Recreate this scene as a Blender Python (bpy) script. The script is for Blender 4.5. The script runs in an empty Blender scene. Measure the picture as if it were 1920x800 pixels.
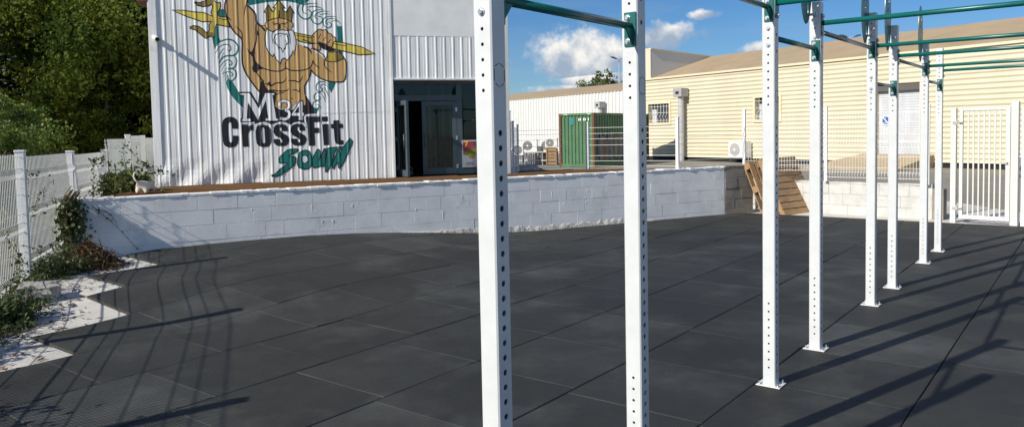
import bpy, bmesh, math, random
import numpy as np
from mathutils import Vector, Matrix, geometry
random.seed(7); RNG = np.random.default_rng(11)
C = bpy.context.scene.collection
R = math.radians
sc = bpy.context.scene

# ------------------------------------------------------------------ camera model (photo 1920x800)
F, CX, CY, H = 1430., 960., 325., 1.6
_d = np.array([.02, 1, .0531]); _d /= np.linalg.norm(_d)
_f = np.array([0, 0, 1.]) - _d * _d[2]; _f /= np.linalg.norm(_f)
_r = np.cross(_d, _f)
if _r[0] < 0: _r = -_r
def ray(px, py):
    v = np.array([(px - CX) / F, (py - CY) / F, 1.]); return np.array([v @ _r, v @ _f, -(v @ _d)])
def gz(px, py, z=0.):
    w = ray(px, py); t = (z - H) / w[2]; return Vector((w[0] * t, w[1] * t, z))
def gd(px, py, d):
    w = ray(px, py); t = d / w[1]; return Vector((w[0] * t, d, H + w[2] * t))
def gp(px, py, p0, n):
    w = Vector(ray(px, py)); c = Vector((0, 0, H)); n = Vector(n)
    return c + w * ((Vector(p0) - c).dot(n) / w.dot(n))
cam = bpy.data.cameras.new('camera'); co = bpy.data.objects.new('camera', cam); C.objects.link(co)
cam.sensor_width = 36; cam.lens = F / 1920 * 36; cam.shift_y = -75 / 1920; cam.clip_start = .05; cam.clip_end = 3000
ex = Vector((_r[0], _f[0], -_d[0])); ey = Vector((_r[1], _f[1], -_d[1])); ez = Vector((_r[2], _f[2], -_d[2]))
m = Matrix((ex, -ey, -ez)).transposed().to_4x4(); m.translation = (0, 0, H); co.matrix_world = m
sc.camera = co

# ------------------------------------------------------------------ helpers
def link(o, parent=None):
    C.objects.link(o)
    if parent is not None: o.parent = parent
    return o
def tag(o, label, cat, group=None):
    o['label'] = label; o['category'] = cat
    if group: o['group'] = group
    return o
def thing(name, label, cat, loc=(0, 0, 0), rz=0., group=None):
    o = bpy.data.objects.new(name, None); o.empty_display_size = .2; C.objects.link(o)
    o.location = loc; o.rotation_euler = (0, 0, rz); return tag(o, label, cat, group)
def struct(o, kind='structure'):
    o['kind'] = kind; return o
def mesh_obj(name, V, Fs, mat, parent=None, mats=None, midx=None, smooth=False):
    me = bpy.data.meshes.new(name); me.from_pydata([tuple(v) for v in V], [], Fs)
    for mm in (mats or [mat]): me.materials.append(mm)
    if midx is not None: me.polygons.foreach_set('material_index', midx)
    if smooth: me.polygons.foreach_set('use_smooth', [True] * len(me.polygons))
    me.update(); o = bpy.data.objects.new(name, me); return link(o, parent)
class MB:
    def __init__(s): s.V = []; s.F = []; s.M = []; s.m = 0; s.S = []
    def add(s, V, Fs):
        n = len(s.V); s.S.append(n); s.V += [tuple(v) for v in V]; s.F += [tuple(i + n for i in f) for f in Fs]; s.M += [s.m] * len(Fs); return s
    def box(s, c, size, rot=None):
        x, y, z = [k / 2 for k in size]; P = [Vector((i, j, k)) for i in (-x, x) for j in (-y, y) for k in (-z, z)]
        if rot is not None: P = [rot @ p for p in P]
        P = [p + Vector(c) for p in P]
        return s.add(P, [(0, 1, 3, 2), (4, 6, 7, 5), (0, 4, 5, 1), (2, 3, 7, 6), (0, 2, 6, 4), (1, 5, 7, 3)])
    def bb(s, a, b):
        return s.box([(a[i] + b[i]) / 2 for i in range(3)], [abs(b[i] - a[i]) for i in range(3)])
    def tube(s, pts, r, n=8, cap=True, taper=None):
        pts = [Vector(p) for p in pts]; base = len(s.V); V = []; Fs = []
        up = Vector((0, 0, 1)); prev = None
        for i, p in enumerate(pts):
            t = (pts[min(i + 1, len(pts) - 1)] - pts[max(i - 1, 0)]).normalized()
            if prev is None:
                q = t.cross(up)
                if q.length < .05: q = t.cross(Vector((1, 0, 0)))
                q.normalize()
            else:
                q = (prev - t * prev.dot(t)); q.normalize()
            prev = q; w = t.cross(q); rr = r if taper is None else r + (taper - r) * i / (len(pts) - 1)
            for k in range(n):
                an = 2 * math.pi * (k + .5) / n; V.append(p + (q * math.cos(an) + w * math.sin(an)) * rr)
        for i in range(len(pts) - 1):
            for k in range(n): Fs.append((i * n + k, i * n + (k + 1) % n, (i + 1) * n + (k + 1) % n, (i + 1) * n + k))
        if cap: Fs.append(tuple(range(n))[::-1]); Fs.append(tuple((len(pts) - 1) * n + k for k in range(n)))
        return s.add(V, Fs)
    def prism(s, pts, vec):
        n = len(pts); pts = [Vector(p) for p in pts]; v = Vector(vec)
        return s.add(pts + [p + v for p in pts], [tuple(range(n))[::-1], tuple(range(n, 2 * n))] + [(i, (i + 1) % n, n + (i + 1) % n, n + i) for i in range(n)])
    def each(s, name, mat, parent, n=1, **kw):
        """one object per n consecutive shapes"""
        st = s.S + [len(s.V)]; out = []
        for k in range(0, len(s.S), n):
            v0, v1 = st[k], st[min(k + n, len(s.S))]; m_ = MB(); m_.V = s.V[v0:v1]; m_.F = [tuple(i - v0 for i in f) for f in s.F if v0 <= f[0] < v1]; m_.M = [0] * len(m_.F); out.append(m_.build(name, mat, parent, **kw))
        return out
    def build(s, name, mat, parent=None, mats=None, smooth=False, bevel=0, fixn=True):
        o = mesh_obj(name, s.V, s.F, mat, parent, mats, s.M if mats else None, smooth)
        if fixn:
            bm = bmesh.new(); bm.from_mesh(o.data); bmesh.ops.recalc_face_normals(bm, faces=bm.faces); bm.to_mesh(o.data); bm.free()
        if bevel:
            md = o.modifiers.new('bevel', 'BEVEL'); md.width = bevel; md.segments = 2; md.limit_method = 'ANGLE'
        return o

# ------------------------------------------------------------------ materials
def mat(name, col, rough=.6, metal=0., var=.0, vscale=4., bump=0., bscale=60., col2=None, spec=.5, coords='Object', stretch=None, detail=6):
    M = bpy.data.materials.new(name); M.use_nodes = True; N = M.node_tree.nodes; L = M.node_tree.links; b = N['Principled BSDF']
    b.inputs['Base Color'].default_value = (*col, 1); b.inputs['Roughness'].default_value = rough; b.inputs['Metallic'].default_value = metal
    b.inputs['Specular IOR Level'].default_value = spec
    tc = N.new('ShaderNodeTexCoord'); src = tc.outputs[coords]
    if stretch:
        mp = N.new('ShaderNodeMapping'); mp.inputs['Scale'].default_value = stretch; L.new(src, mp.inputs['Vector']); src = mp.outputs[0]
    if var or col2:
        n = N.new('ShaderNodeTexNoise'); n.inputs['Scale'].default_value = vscale; n.inputs['Detail'].default_value = detail; n.inputs['Roughness'].default_value = .6
        L.new(src, n.inputs['Vector']); r = N.new('ShaderNodeValToRGB'); L.new(n.outputs['Fac'], r.inputs[0])
        c2 = col2 or tuple(c * (1 - var) for c in col); c1 = col if col2 else tuple(min(1, c * (1 + var * .5)) for c in col)
        r.color_ramp.elements[0].position = .35; r.color_ramp.elements[1].position = .65
        r.color_ramp.elements[0].color = (*c2, 1); r.color_ramp.elements[1].color = (*c1, 1); L.new(r.outputs[0], b.inputs['Base Color'])
    if bump:
        n2 = N.new('ShaderNodeTexNoise'); n2.inputs['Scale'].default_value = bscale; n2.inputs['Detail'].default_value = 8; L.new(src, n2.inputs['Vector'])
        bp = N.new('ShaderNodeBump'); bp.inputs['Strength'].default_value = 1; bp.inputs['Distance'].default_value = bump; L.new(n2.outputs['Fac'], bp.inputs['Height']); L.new(bp.outputs[0], b.inputs['Normal'])
    return M
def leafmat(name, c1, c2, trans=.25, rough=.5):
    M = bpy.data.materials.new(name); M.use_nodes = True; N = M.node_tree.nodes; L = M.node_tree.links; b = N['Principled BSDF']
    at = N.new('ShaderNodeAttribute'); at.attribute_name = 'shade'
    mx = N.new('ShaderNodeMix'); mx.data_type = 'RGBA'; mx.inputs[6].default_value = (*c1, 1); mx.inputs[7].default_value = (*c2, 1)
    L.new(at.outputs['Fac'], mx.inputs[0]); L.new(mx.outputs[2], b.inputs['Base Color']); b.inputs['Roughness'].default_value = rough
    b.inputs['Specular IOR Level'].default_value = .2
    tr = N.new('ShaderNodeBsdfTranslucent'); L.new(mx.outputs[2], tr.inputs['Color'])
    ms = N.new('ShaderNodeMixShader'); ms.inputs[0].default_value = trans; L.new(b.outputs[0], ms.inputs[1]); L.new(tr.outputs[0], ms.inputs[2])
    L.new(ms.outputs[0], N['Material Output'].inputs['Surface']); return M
def glass(name, col=(.02, .03, .035), alpha=.35):
    M = bpy.data.materials.new(name); M.use_nodes = True; N = M.node_tree.nodes; L = M.node_tree.links
    N.remove(N['Principled BSDF']); t = N.new('ShaderNodeBsdfTransparent'); t.inputs[0].default_value = (.62, .68, .68, 1)
    g = N.new('ShaderNodeBsdfGlossy'); g.inputs['Roughness'].default_value = .02; g.inputs['Color'].default_value = (.9, .95, .95, 1)
    fr = N.new('ShaderNodeFresnel'); fr.inputs[0].default_value = 1.5
    ad = N.new('ShaderNodeMath'); ad.inputs[1].default_value = .0; L.new(fr.outputs[0], ad.inputs[0])
    ms = N.new('ShaderNodeMixShader'); L.new(ad.outputs[0], ms.inputs[0]); L.new(t.outputs[0], ms.inputs[1]); L.new(g.outputs[0], ms.inputs[2])
    L.new(ms.outputs[0], N['Material Output'].inputs['Surface']); return M
M_post = mat('white_powder_coat', (.63, .655, .66), .38, var=.06, vscale=9, bump=.0004, bscale=40)
def scuff(M, scale, lo, hi, col):
    N = M.node_tree.nodes; L = M.node_tree.links; b = N['Principled BSDF']; old = b.inputs['Base Color'].links[0].from_socket
    tc = N.new('ShaderNodeTexCoord'); n = N.new('ShaderNodeTexNoise'); n.inputs['Scale'].default_value = scale; n.inputs['Detail'].default_value = 9; n.inputs['Roughness'].default_value = .72; L.new(tc.outputs['Object'], n.inputs['Vector'])
    r = N.new('ShaderNodeMapRange'); L.new(n.outputs['Fac'], r.inputs[0]); r.inputs[1].default_value = lo; r.inputs[2].default_value = hi
    mx = N.new('ShaderNodeMix'); mx.data_type = 'RGBA'; L.new(r.outputs[0], mx.inputs[0]); L.new(old, mx.inputs[6]); mx.inputs[7].default_value = (*col, 1); L.new(mx.outputs[2], b.inputs['Base Color'])
scuff(M_post, 7., .645, .86, (.34, .33, .31)); 
M_teal = mat('teal_paint', (.004, .125, .108), .32, var=.12, vscale=14)
M_steel = mat('bare_steel', (.33, .31, .29), .35, .8, var=.25, vscale=25)
M_bolt = mat('zinc_bolt', (.62, .62, .6), .3, .85)
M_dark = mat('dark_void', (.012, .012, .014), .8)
M_facade = mat('white_painted_sheet', (.82, .835, .83), .42, var=.17, vscale=5, bump=.001, bscale=18, stretch=(3., 3., .22))
M_trim = mat('pale_trim', (.62, .64, .62), .5, var=.08, vscale=6)
M_panel = mat('grey_panel', (.80, .82, .81), .7, var=.10, vscale=2.2)
M_frame = mat('anthracite_aluminium', (.075, .105, .12), .4, .2, var=.1)
M_glass = glass('window_glass')
M_block = mat('white_block_paint', (.90, .90, .88), .8, bump=.0014, bscale=30, var=.10, vscale=3)
scuff(M_block, 2.2, .56, .85, (.50, .48, .43)); scuff(M_facade, 3.5, .60, .85, (.52, .51, .48))
M_rawblock = mat('raw_concrete_block', (.27, .245, .21), .9, var=.22, vscale=6, bump=.004, bscale=60)
M_slab = mat('pale_concrete', (.60, .58, .53), .85, var=.12, vscale=5, bump=.003, bscale=50)
M_asphalt = mat('worn_asphalt', (.25, .235, .20), .9, var=.14, vscale=.8, bump=.006, bscale=40)
M_soil = mat('dry_soil', (.10, .085, .055), .95, var=.4, vscale=3, bump=.03, bscale=12)
M_wire = mat('white_coated_wire', (.74, .75, .74), .45)
M_cream = mat('cream_sheet', (.655, .59, .435), .5, var=.07, vscale=.6, stretch=(1, 1, .25))
M_creamtrim = mat('cream_trim', (.74, .64, .44), .55, var=.06)
M_roof = mat('tan_roofing', (.40, .305, .19), .85, var=.10, vscale=.7)
M_whitesheet = mat('white_sheet', (.64, .65, .63), .5, var=.04, vscale=1)
M_greysheet = mat('grey_sheet', (.55, .56, .57), .6, var=.06, vscale=2)
M_door = mat('pale_roller_door', (.56, .58, .62), .55, var=.12, vscale=2, stretch=(1, 1, .4))
M_green = mat('green_container_paint', (.075, .185, .085), .55, var=.14, vscale=2.5)
M_rust = mat('rusty_brown', (.16, .06, .03), .8, var=.3, vscale=8)
M_wood = mat('pallet_wood', (.42, .27, .14), .8, var=.30, vscale=6, col2=(.28, .17, .085), bump=.003, bscale=60, stretch=(1, 6, 6))
M_deck = mat('deck_timber', (.185, .105, .052), .9, spec=.0, col2=(.125, .072, .04), vscale=5, bump=.002, bscale=50, stretch=(.6, 8, 8))
M_gate = mat('cream_white_gate', (.70, .69, .64), .42, var=.04)
M_black = mat('black_paint', (.010, .011, .015), .5)
M_skin = mat('ochre_skin_paint', (.54, .34, .13), .5, var=.05)
M_gold = mat('yellow_gold_paint', (.74, .60, .10), .5, col2=(.46, .35, .05), vscale=2.2)
M_goldd = mat('olive_gold_paint', (.30, .215, .035), .5, col2=(.16, .115, .03), vscale=3)
M_tealp = mat('teal_mural_paint', (.006, .16, .145), .5, var=.1)
M_line = mat('mural_line_paint', (.016, .006, .012), .5)
M_wpaint = mat('mural_white_paint', (.74, .76, .77), .45, var=.06)
M_plastic = mat('white_plastic', (.8, .8, .78), .35)
M_greyp = mat('grey_plastic', (.36, .37, .37), .5, var=.06)
M_duct = mat('galvanised_duct', (.50, .49, .50), .5, .1, var=.1)
M_bark = mat('bark', (.09, .07, .05), .9, var=.3, vscale=10, bump=.01, bscale=30)
M_twig = mat('brown_twig', (.10, .065, .035), .9, var=.3)
M_rock = mat('broken_concrete', (.42, .40, .36), .9, var=.25, vscale=9, bump=.012, bscale=30)
M_cat = mat('white_fur', (.74, .66, .56), .8, var=.06, vscale=30, bump=.003, bscale=150)
M_lamp = mat('lamp_metal', (.14, .14, .14), .5, .5)
M_tarp = mat('pale_screen_cloth', (.52, .55, .56), .8, var=.08, vscale=5)
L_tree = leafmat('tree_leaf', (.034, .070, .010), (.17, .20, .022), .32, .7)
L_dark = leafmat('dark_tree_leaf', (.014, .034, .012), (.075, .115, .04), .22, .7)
L_black = leafmat('deep_shade_leaf', (.003, .007, .003), (.010, .018, .006), .08, .85)  # shade of the gaps between crowns put into a near-black leaf colour
L_bush = leafmat('bush_leaf', (.05, .10, .018), (.22, .28, .07), .3)
L_vine = leafmat('vine_leaf', (.036, .06, .02), (.15, .18, .075), .25)
L_grass = leafmat('grass_blade', (.09, .12, .03), (.20, .22, .07), .25)
L_dry = leafmat('dry_straw', (.08, .035, .016), (.24, .16, .07), .1, .8)
L_far = leafmat('far_leaf', (.09, .12, .035), (.20, .23, .07), .3)

# ------------------------------------------------------------------ world + sun
SUN_EL = 34.; LD = Vector((.808, .589, 0)).normalized()          # horizontal travel direction of the light
az = math.atan2(-LD.x, -LD.y)                                    # where the sun stands, clockwise from +Y
W = bpy.data.worlds.new('World'); sc.world = W; W.use_nodes = True; N = W.node_tree.nodes; L = W.node_tree.links
bg = N['Background']; sky = N.new('ShaderNodeTexSky'); sky.sky_type = 'NISHITA'; sky.sun_disc = False
sky.sun_elevation = R(SUN_EL); sky.sun_rotation = az; sky.ozone_density = 2.2; sky.air_density = 1.0; sky.dust_density = .1
hs = N.new('ShaderNodeHueSaturation'); hs.inputs['Saturation'].default_value = 1.12; hs.inputs['Value'].default_value = 1.0
tn = N.new('ShaderNodeMix'); tn.data_type = 'RGBA'; tn.blend_type = 'MULTIPLY'; tn.inputs[0].default_value = 1.; tn.inputs[7].default_value = (.62, .82, 1.10, 1); L.new(sky.outputs[0], tn.inputs[6]); L.new(tn.outputs[2], hs.inputs['Color'])
tc = N.new('ShaderNodeTexCoord'); nrm = N.new('ShaderNodeVectorMath'); nrm.operation = 'NORMALIZE'; L.new(tc.outputs['Generated'], nrm.inputs[0])
def vmath(op, a, b=None, out=0):
    n = N.new('ShaderNodeVectorMath'); n.operation = op
    for i, v in enumerate((a, b)):
        if v is None: continue
        if hasattr(v, 'is_output'): L.new(v, n.inputs[i])
        else: n.inputs[i].default_value = v
    return n.outputs['Value'] if op in ('DOT_PRODUCT', 'LENGTH') else n.outputs[0]
def fm(op, a, b=0., c=0., clamp=False):
    n = N.new('ShaderNodeMath'); n.operation = op; n.use_clamp = clamp
    for i, v in enumerate((a, b, c)):
        if hasattr(v, 'is_output'): L.new(v, n.inputs[i])
        else: n.inputs[i].default_value = v
    return n.outputs[0]
def noise(vec, scale, detail=8, rough=.6, out='Fac'):
    n = N.new('ShaderNodeTexNoise'); n.inputs['Scale'].default_value = scale; n.inputs['Detail'].default_value = detail; n.inputs['Roughness'].default_value = rough
    L.new(vec, n.inputs['Vector']); return n.outputs[out]
dirv = nrm.outputs[0]
cn = noise(dirv, 28., 7, .58); cn2 = noise(dirv, 60., 6, .6)
dens = None; shade = None
def cdir(px, py): return Vector(ray(px, py)).normalized()
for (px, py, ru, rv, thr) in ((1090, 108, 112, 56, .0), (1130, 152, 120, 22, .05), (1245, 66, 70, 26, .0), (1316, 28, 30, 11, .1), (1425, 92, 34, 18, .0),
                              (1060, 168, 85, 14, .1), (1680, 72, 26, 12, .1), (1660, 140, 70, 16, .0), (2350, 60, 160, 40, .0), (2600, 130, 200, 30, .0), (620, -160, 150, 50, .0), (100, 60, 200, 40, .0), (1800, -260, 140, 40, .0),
                              ((-.35, -.8, .42), 0, 620, 300, .0), ((.35, -.9, .30), 0, 560, 200, .0), ((-.95, -.15, .35), 0, 520, 220, .0), ((.1, -.5, .85), 0, 420, 260, .0)):  # unseen clouds behind the camera, added for bright neutral fill on the wall
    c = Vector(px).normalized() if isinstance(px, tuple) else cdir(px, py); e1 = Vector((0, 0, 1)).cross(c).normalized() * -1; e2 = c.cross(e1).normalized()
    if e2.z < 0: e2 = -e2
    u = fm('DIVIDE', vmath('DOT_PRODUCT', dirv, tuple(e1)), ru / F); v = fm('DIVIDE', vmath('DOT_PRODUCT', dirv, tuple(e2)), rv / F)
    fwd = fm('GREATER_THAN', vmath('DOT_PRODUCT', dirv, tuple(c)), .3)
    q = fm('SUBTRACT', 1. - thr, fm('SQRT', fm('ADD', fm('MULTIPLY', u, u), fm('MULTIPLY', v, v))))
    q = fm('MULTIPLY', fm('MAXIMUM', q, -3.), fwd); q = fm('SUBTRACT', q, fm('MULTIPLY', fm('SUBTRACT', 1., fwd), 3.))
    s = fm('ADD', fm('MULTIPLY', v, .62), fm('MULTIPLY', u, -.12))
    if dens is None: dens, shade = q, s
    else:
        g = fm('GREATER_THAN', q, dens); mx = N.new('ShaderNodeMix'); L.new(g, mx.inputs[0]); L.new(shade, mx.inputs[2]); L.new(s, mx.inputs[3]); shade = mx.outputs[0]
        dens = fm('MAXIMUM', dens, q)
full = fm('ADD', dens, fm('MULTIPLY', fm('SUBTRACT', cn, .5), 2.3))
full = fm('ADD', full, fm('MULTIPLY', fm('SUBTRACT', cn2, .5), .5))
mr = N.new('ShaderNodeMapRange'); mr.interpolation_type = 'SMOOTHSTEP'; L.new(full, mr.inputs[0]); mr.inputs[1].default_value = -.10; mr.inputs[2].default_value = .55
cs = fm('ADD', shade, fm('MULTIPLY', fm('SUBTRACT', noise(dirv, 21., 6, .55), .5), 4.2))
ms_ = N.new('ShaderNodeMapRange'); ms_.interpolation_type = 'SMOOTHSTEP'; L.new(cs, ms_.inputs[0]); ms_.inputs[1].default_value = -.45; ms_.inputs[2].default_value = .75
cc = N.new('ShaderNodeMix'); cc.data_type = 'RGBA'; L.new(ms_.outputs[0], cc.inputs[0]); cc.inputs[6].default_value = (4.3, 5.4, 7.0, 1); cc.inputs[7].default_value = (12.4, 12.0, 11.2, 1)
# thin veils higher up
st = vmath('MULTIPLY', dirv, (3., 3., 16.)); veil = noise(st, 2.2, 7, .62); vr = N.new('ShaderNodeMapRange'); L.new(veil, vr.inputs[0]); vr.inputs[1].default_value = .5; vr.inputs[2].default_value = .85; vr.inputs[4].default_value = .3
vm = N.new('ShaderNodeMix'); vm.data_type = 'RGBA'; L.new(vr.outputs[0], vm.inputs[0]); L.new(hs.outputs[0], vm.inputs[6]); vm.inputs[7].default_value = (4.6, 5.6, 7.0, 1)
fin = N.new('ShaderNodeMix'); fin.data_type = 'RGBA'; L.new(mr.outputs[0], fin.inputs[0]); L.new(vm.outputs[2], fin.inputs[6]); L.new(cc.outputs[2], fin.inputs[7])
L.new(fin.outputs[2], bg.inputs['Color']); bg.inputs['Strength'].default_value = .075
sl = bpy.data.lights.new('sun', 'SUN'); sl.energy = 5.0; sl.angle = R(.53); sl.color = (1., .93, .82); so = bpy.data.objects.new('sun', sl); C.objects.link(so)
ldir = Vector((LD.x * math.cos(R(SUN_EL)), LD.y * math.cos(R(SUN_EL)), -math.sin(R(SUN_EL)))); so.rotation_euler = ldir.to_track_quat('-Z', 'Y').to_euler()
sc.view_settings.view_transform = 'Standard'; sc.view_settings.look = 'None'; sc.view_settings.exposure = .13; sc.view_settings.gamma = 1.
sc.render.engine = 'CYCLES'; sc.cycles.max_bounces = 8; sc.cycles.transparent_max_bounces = 16; sc.cycles.use_denoising = True

# ------------------------------------------------------------------ terrain
def ss(a, b, x): t = np.clip((x - a) / (b - a), 0, 1); return t * t * (3 - 2 * t)
def hz(x, y): return float(ss(.6, -3., x) * (.14 * ss(6.4, 8.1, y) + .08 * ss(8.6, 10.4, y)))
RA = R(37.7); va = Vector((math.sin(RA), math.cos(RA), 0)); vb = Vector((math.cos(RA), -math.sin(RA), 0))
def ab(b, a, z=0.): return vb * b + va * a + Vector((0, 0, z))
def sheet(name, x0, x1, y0, y1, n, z, mt, f=None):
    xs = np.linspace(x0, x1, n); ys = np.linspace(y0, y1, n)
    V = [(x, y, z + (f(x, y) if f else 0)) for y in ys for x in xs]
    return struct(mesh_obj(name, V, [(j * n + i, j * n + i + 1, (j + 1) * n + i + 1, (j + 1) * n + i) for j in range(n - 1) for i in range(n - 1)], mt, smooth=True))
sheet('ground', -900, 900, -900, 1500, 2, -.09, M_asphalt)
sheet('concrete_slab', -7.2, 9.2, -4, 16.0, 60, -.024, M_slab, hz)
# soil strip beyond the left fence
FP = [Vector((-5.15, 8.0)), Vector((-5.98, 10.4))]; fdir = (FP[1] - FP[0]).normalized()
def fpt(s): p = FP[0] + fdir * s; return p.x, p.y
V = []; Fs = []
for i in range(80):
    x, y = fpt(-14 + i * .5)
    for j in range(20):
        xx = x - .05 - j * j * .08 if j else x + .26 + .13 * math.sin(y * 3.1) + .09 * math.sin(y * 7.7 + 1); V.append((xx, y, hz(xx, y) - .018 if j == 0 else hz(xx, y) + .012 + .05 * math.sin(xx * 2.1 + y * 1.3) + j * .012))
for i in range(79):
    for j in range(19): Fs.append((i * 20 + j, i * 20 + j + 1, (i + 1) * 20 + j + 1, (i + 1) * 20 + j))
struct(mesh_obj('garden_soil', V, Fs, M_soil, smooth=True))

# ------------------------------------------------------------------ rubber mats
def rubber():
    M = bpy.data.materials.new('black_rubber'); M.use_nodes = True; N = M.node_tree.nodes; L = M.node_tree.links; b = N['Principled BSDF']
    b.inputs['Specular IOR Level'].default_value = .38
    at = N.new('ShaderNodeAttribute'); at.attribute_name = 'shade'; uv = N.new('ShaderNodeUVMap'); tc = N.new('ShaderNodeTexCoord')
    def math_(op, a, bb=0., clamp=False):
        n = N.new('ShaderNodeMath'); n.operation = op; n.use_clamp = clamp
        for i, v in enumerate((a, bb)):
            if hasattr(v, 'is_output'): L.new(v, n.inputs[i])
            else: n.inputs[i].default_value = v
        return n.outputs[0]
    def noise_(s, d, r=.6, mp=None):
        n = N.new('ShaderNodeTexNoise'); n.inputs['Scale'].default_value = s; n.inputs['Detail'].default_value = d; n.inputs['Roughness'].default_value = r
        L.new(mp or tc.outputs['Object'], n.inputs['Vector']); return n.outputs['Fac']
    sx = N.new('ShaderNodeSeparateXYZ'); L.new(uv.outputs[0], sx.inputs[0])
    edge = math_('MULTIPLY', math_('ABSOLUTE', math_('SUBTRACT', sx.outputs[1], .5)), 2.)            # 1 at the short joints
    e2 = N.new('ShaderNodeMapRange'); e2.interpolation_type = 'SMOOTHSTEP'; L.new(edge, e2.inputs[0]); e2.inputs[1].default_value = .955; e2.inputs[2].default_value = 1.0
    nz = N.new('ShaderNodeMapRange'); L.new(noise_(1.3, 5), nz.inputs[0]); nz.inputs[1].default_value = .47; nz.inputs[2].default_value = .62
    dust = math_('MULTIPLY', e2.outputs[0], nz.outputs[0])
    big = N.new('ShaderNodeMapRange'); L.new(noise_(.9, 8, .65), big.inputs[0]); big.inputs[1].default_value = .5; big.inputs[2].default_value = .8
    mp = N.new('ShaderNodeMapping'); mp.inputs['Rotation'].default_value = (0, 0, .5); mp.inputs['Scale'].default_value = (1.2, 9, 1); L.new(tc.outputs['Object'], mp.inputs['Vector'])
    scf = N.new('ShaderNodeMapRange'); L.new(noise_(2.2, 8, .7, mp.outputs[0]), scf.inputs[0]); scf.inputs[1].default_value = .64; scf.inputs[2].default_value = .8
    fine = noise_(170, 3, .7)
    grains = N.new('ShaderNodeMapRange'); L.new(fine, grains.inputs[0]); grains.inputs[1].default_value = .3; grains.inputs[2].default_value = .7; grains.inputs[3].default_value = -.006; grains.inputs[4].default_value = .006
    sm = N.new('ShaderNodeSeparateXYZ'); L.new(at.outputs['Vector'], sm.inputs[0])
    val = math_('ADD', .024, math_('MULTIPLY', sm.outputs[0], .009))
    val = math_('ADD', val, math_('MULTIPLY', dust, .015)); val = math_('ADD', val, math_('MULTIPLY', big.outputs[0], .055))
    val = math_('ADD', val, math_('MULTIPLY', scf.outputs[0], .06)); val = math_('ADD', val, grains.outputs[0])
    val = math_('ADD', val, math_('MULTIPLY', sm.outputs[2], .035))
    vo = N.new('ShaderNodeTexVoronoi'); vo.inputs['Scale'].default_value = 5.5; L.new(tc.outputs['Object'], vo.inputs['Vector'])
    sp = N.new('ShaderNodeMapRange'); L.new(vo.outputs['Distance'], sp.inputs[0]); sp.inputs[1].default_value = .045; sp.inputs[2].default_value = .02; spm = math_('MULTIPLY', sp.outputs[0], math_('GREATER_THAN', noise_(1.1, 3), .57))
    val = math_('ADD', val, math_('MULTIPLY', spm, .10))
    wear = N.new('ShaderNodeMapRange'); L.new(noise_(.55, 10, .72), wear.inputs[0]); wear.inputs[1].default_value = .42; wear.inputs[2].default_value = .72; wear.inputs[3].default_value = .76; wear.inputs[4].default_value = 1.38
    val = math_('MULTIPLY', val, wear.outputs[0])
    cb = N.new('ShaderNodeCombineXYZ'); L.new(math_('MULTIPLY', val, .98), cb.inputs[0]); L.new(math_('MULTIPLY', val, 1.04), cb.inputs[1]); L.new(math_('MULTIPLY', val, .98), cb.inputs[2])
    L.new(cb.outputs[0], b.inputs['Base Color'])
    b.inputs['Roughness'].default_value = .72
    wv = N.new('ShaderNodeTexWave'); wv.inputs['Scale'].default_value = 12.; wv.inputs['Distortion'].default_value = .4; wv.bands_direction = 'Y'; L.new(uv.outputs[0], wv.inputs['Vector'])
    ht = math_('ADD', math_('MULTIPLY', fine, .0014), math_('MULTIPLY', math_('MULTIPLY', wv.outputs['Fac'], sm.outputs[1]), .0016))
    ht = math_('ADD', ht, math_('MULTIPLY', noise_(3, 4), .012))
    bp = N.new('ShaderNodeBump'); bp.inputs['Distance'].default_value = 1.; bp.inputs['Strength'].default_value = .8; L.new(ht, bp.inputs['Height']); L.new(bp.outputs[0], b.inputs['Normal'])
    return M
P_ = .88
V = []; Fs = []; UV = []; SH = []
WN = Vector((-.525, 1)).normalized()                                # wall face: y = 12.17 + .525 x
def wall_y(x): return 12.17 + .525 * x
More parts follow.
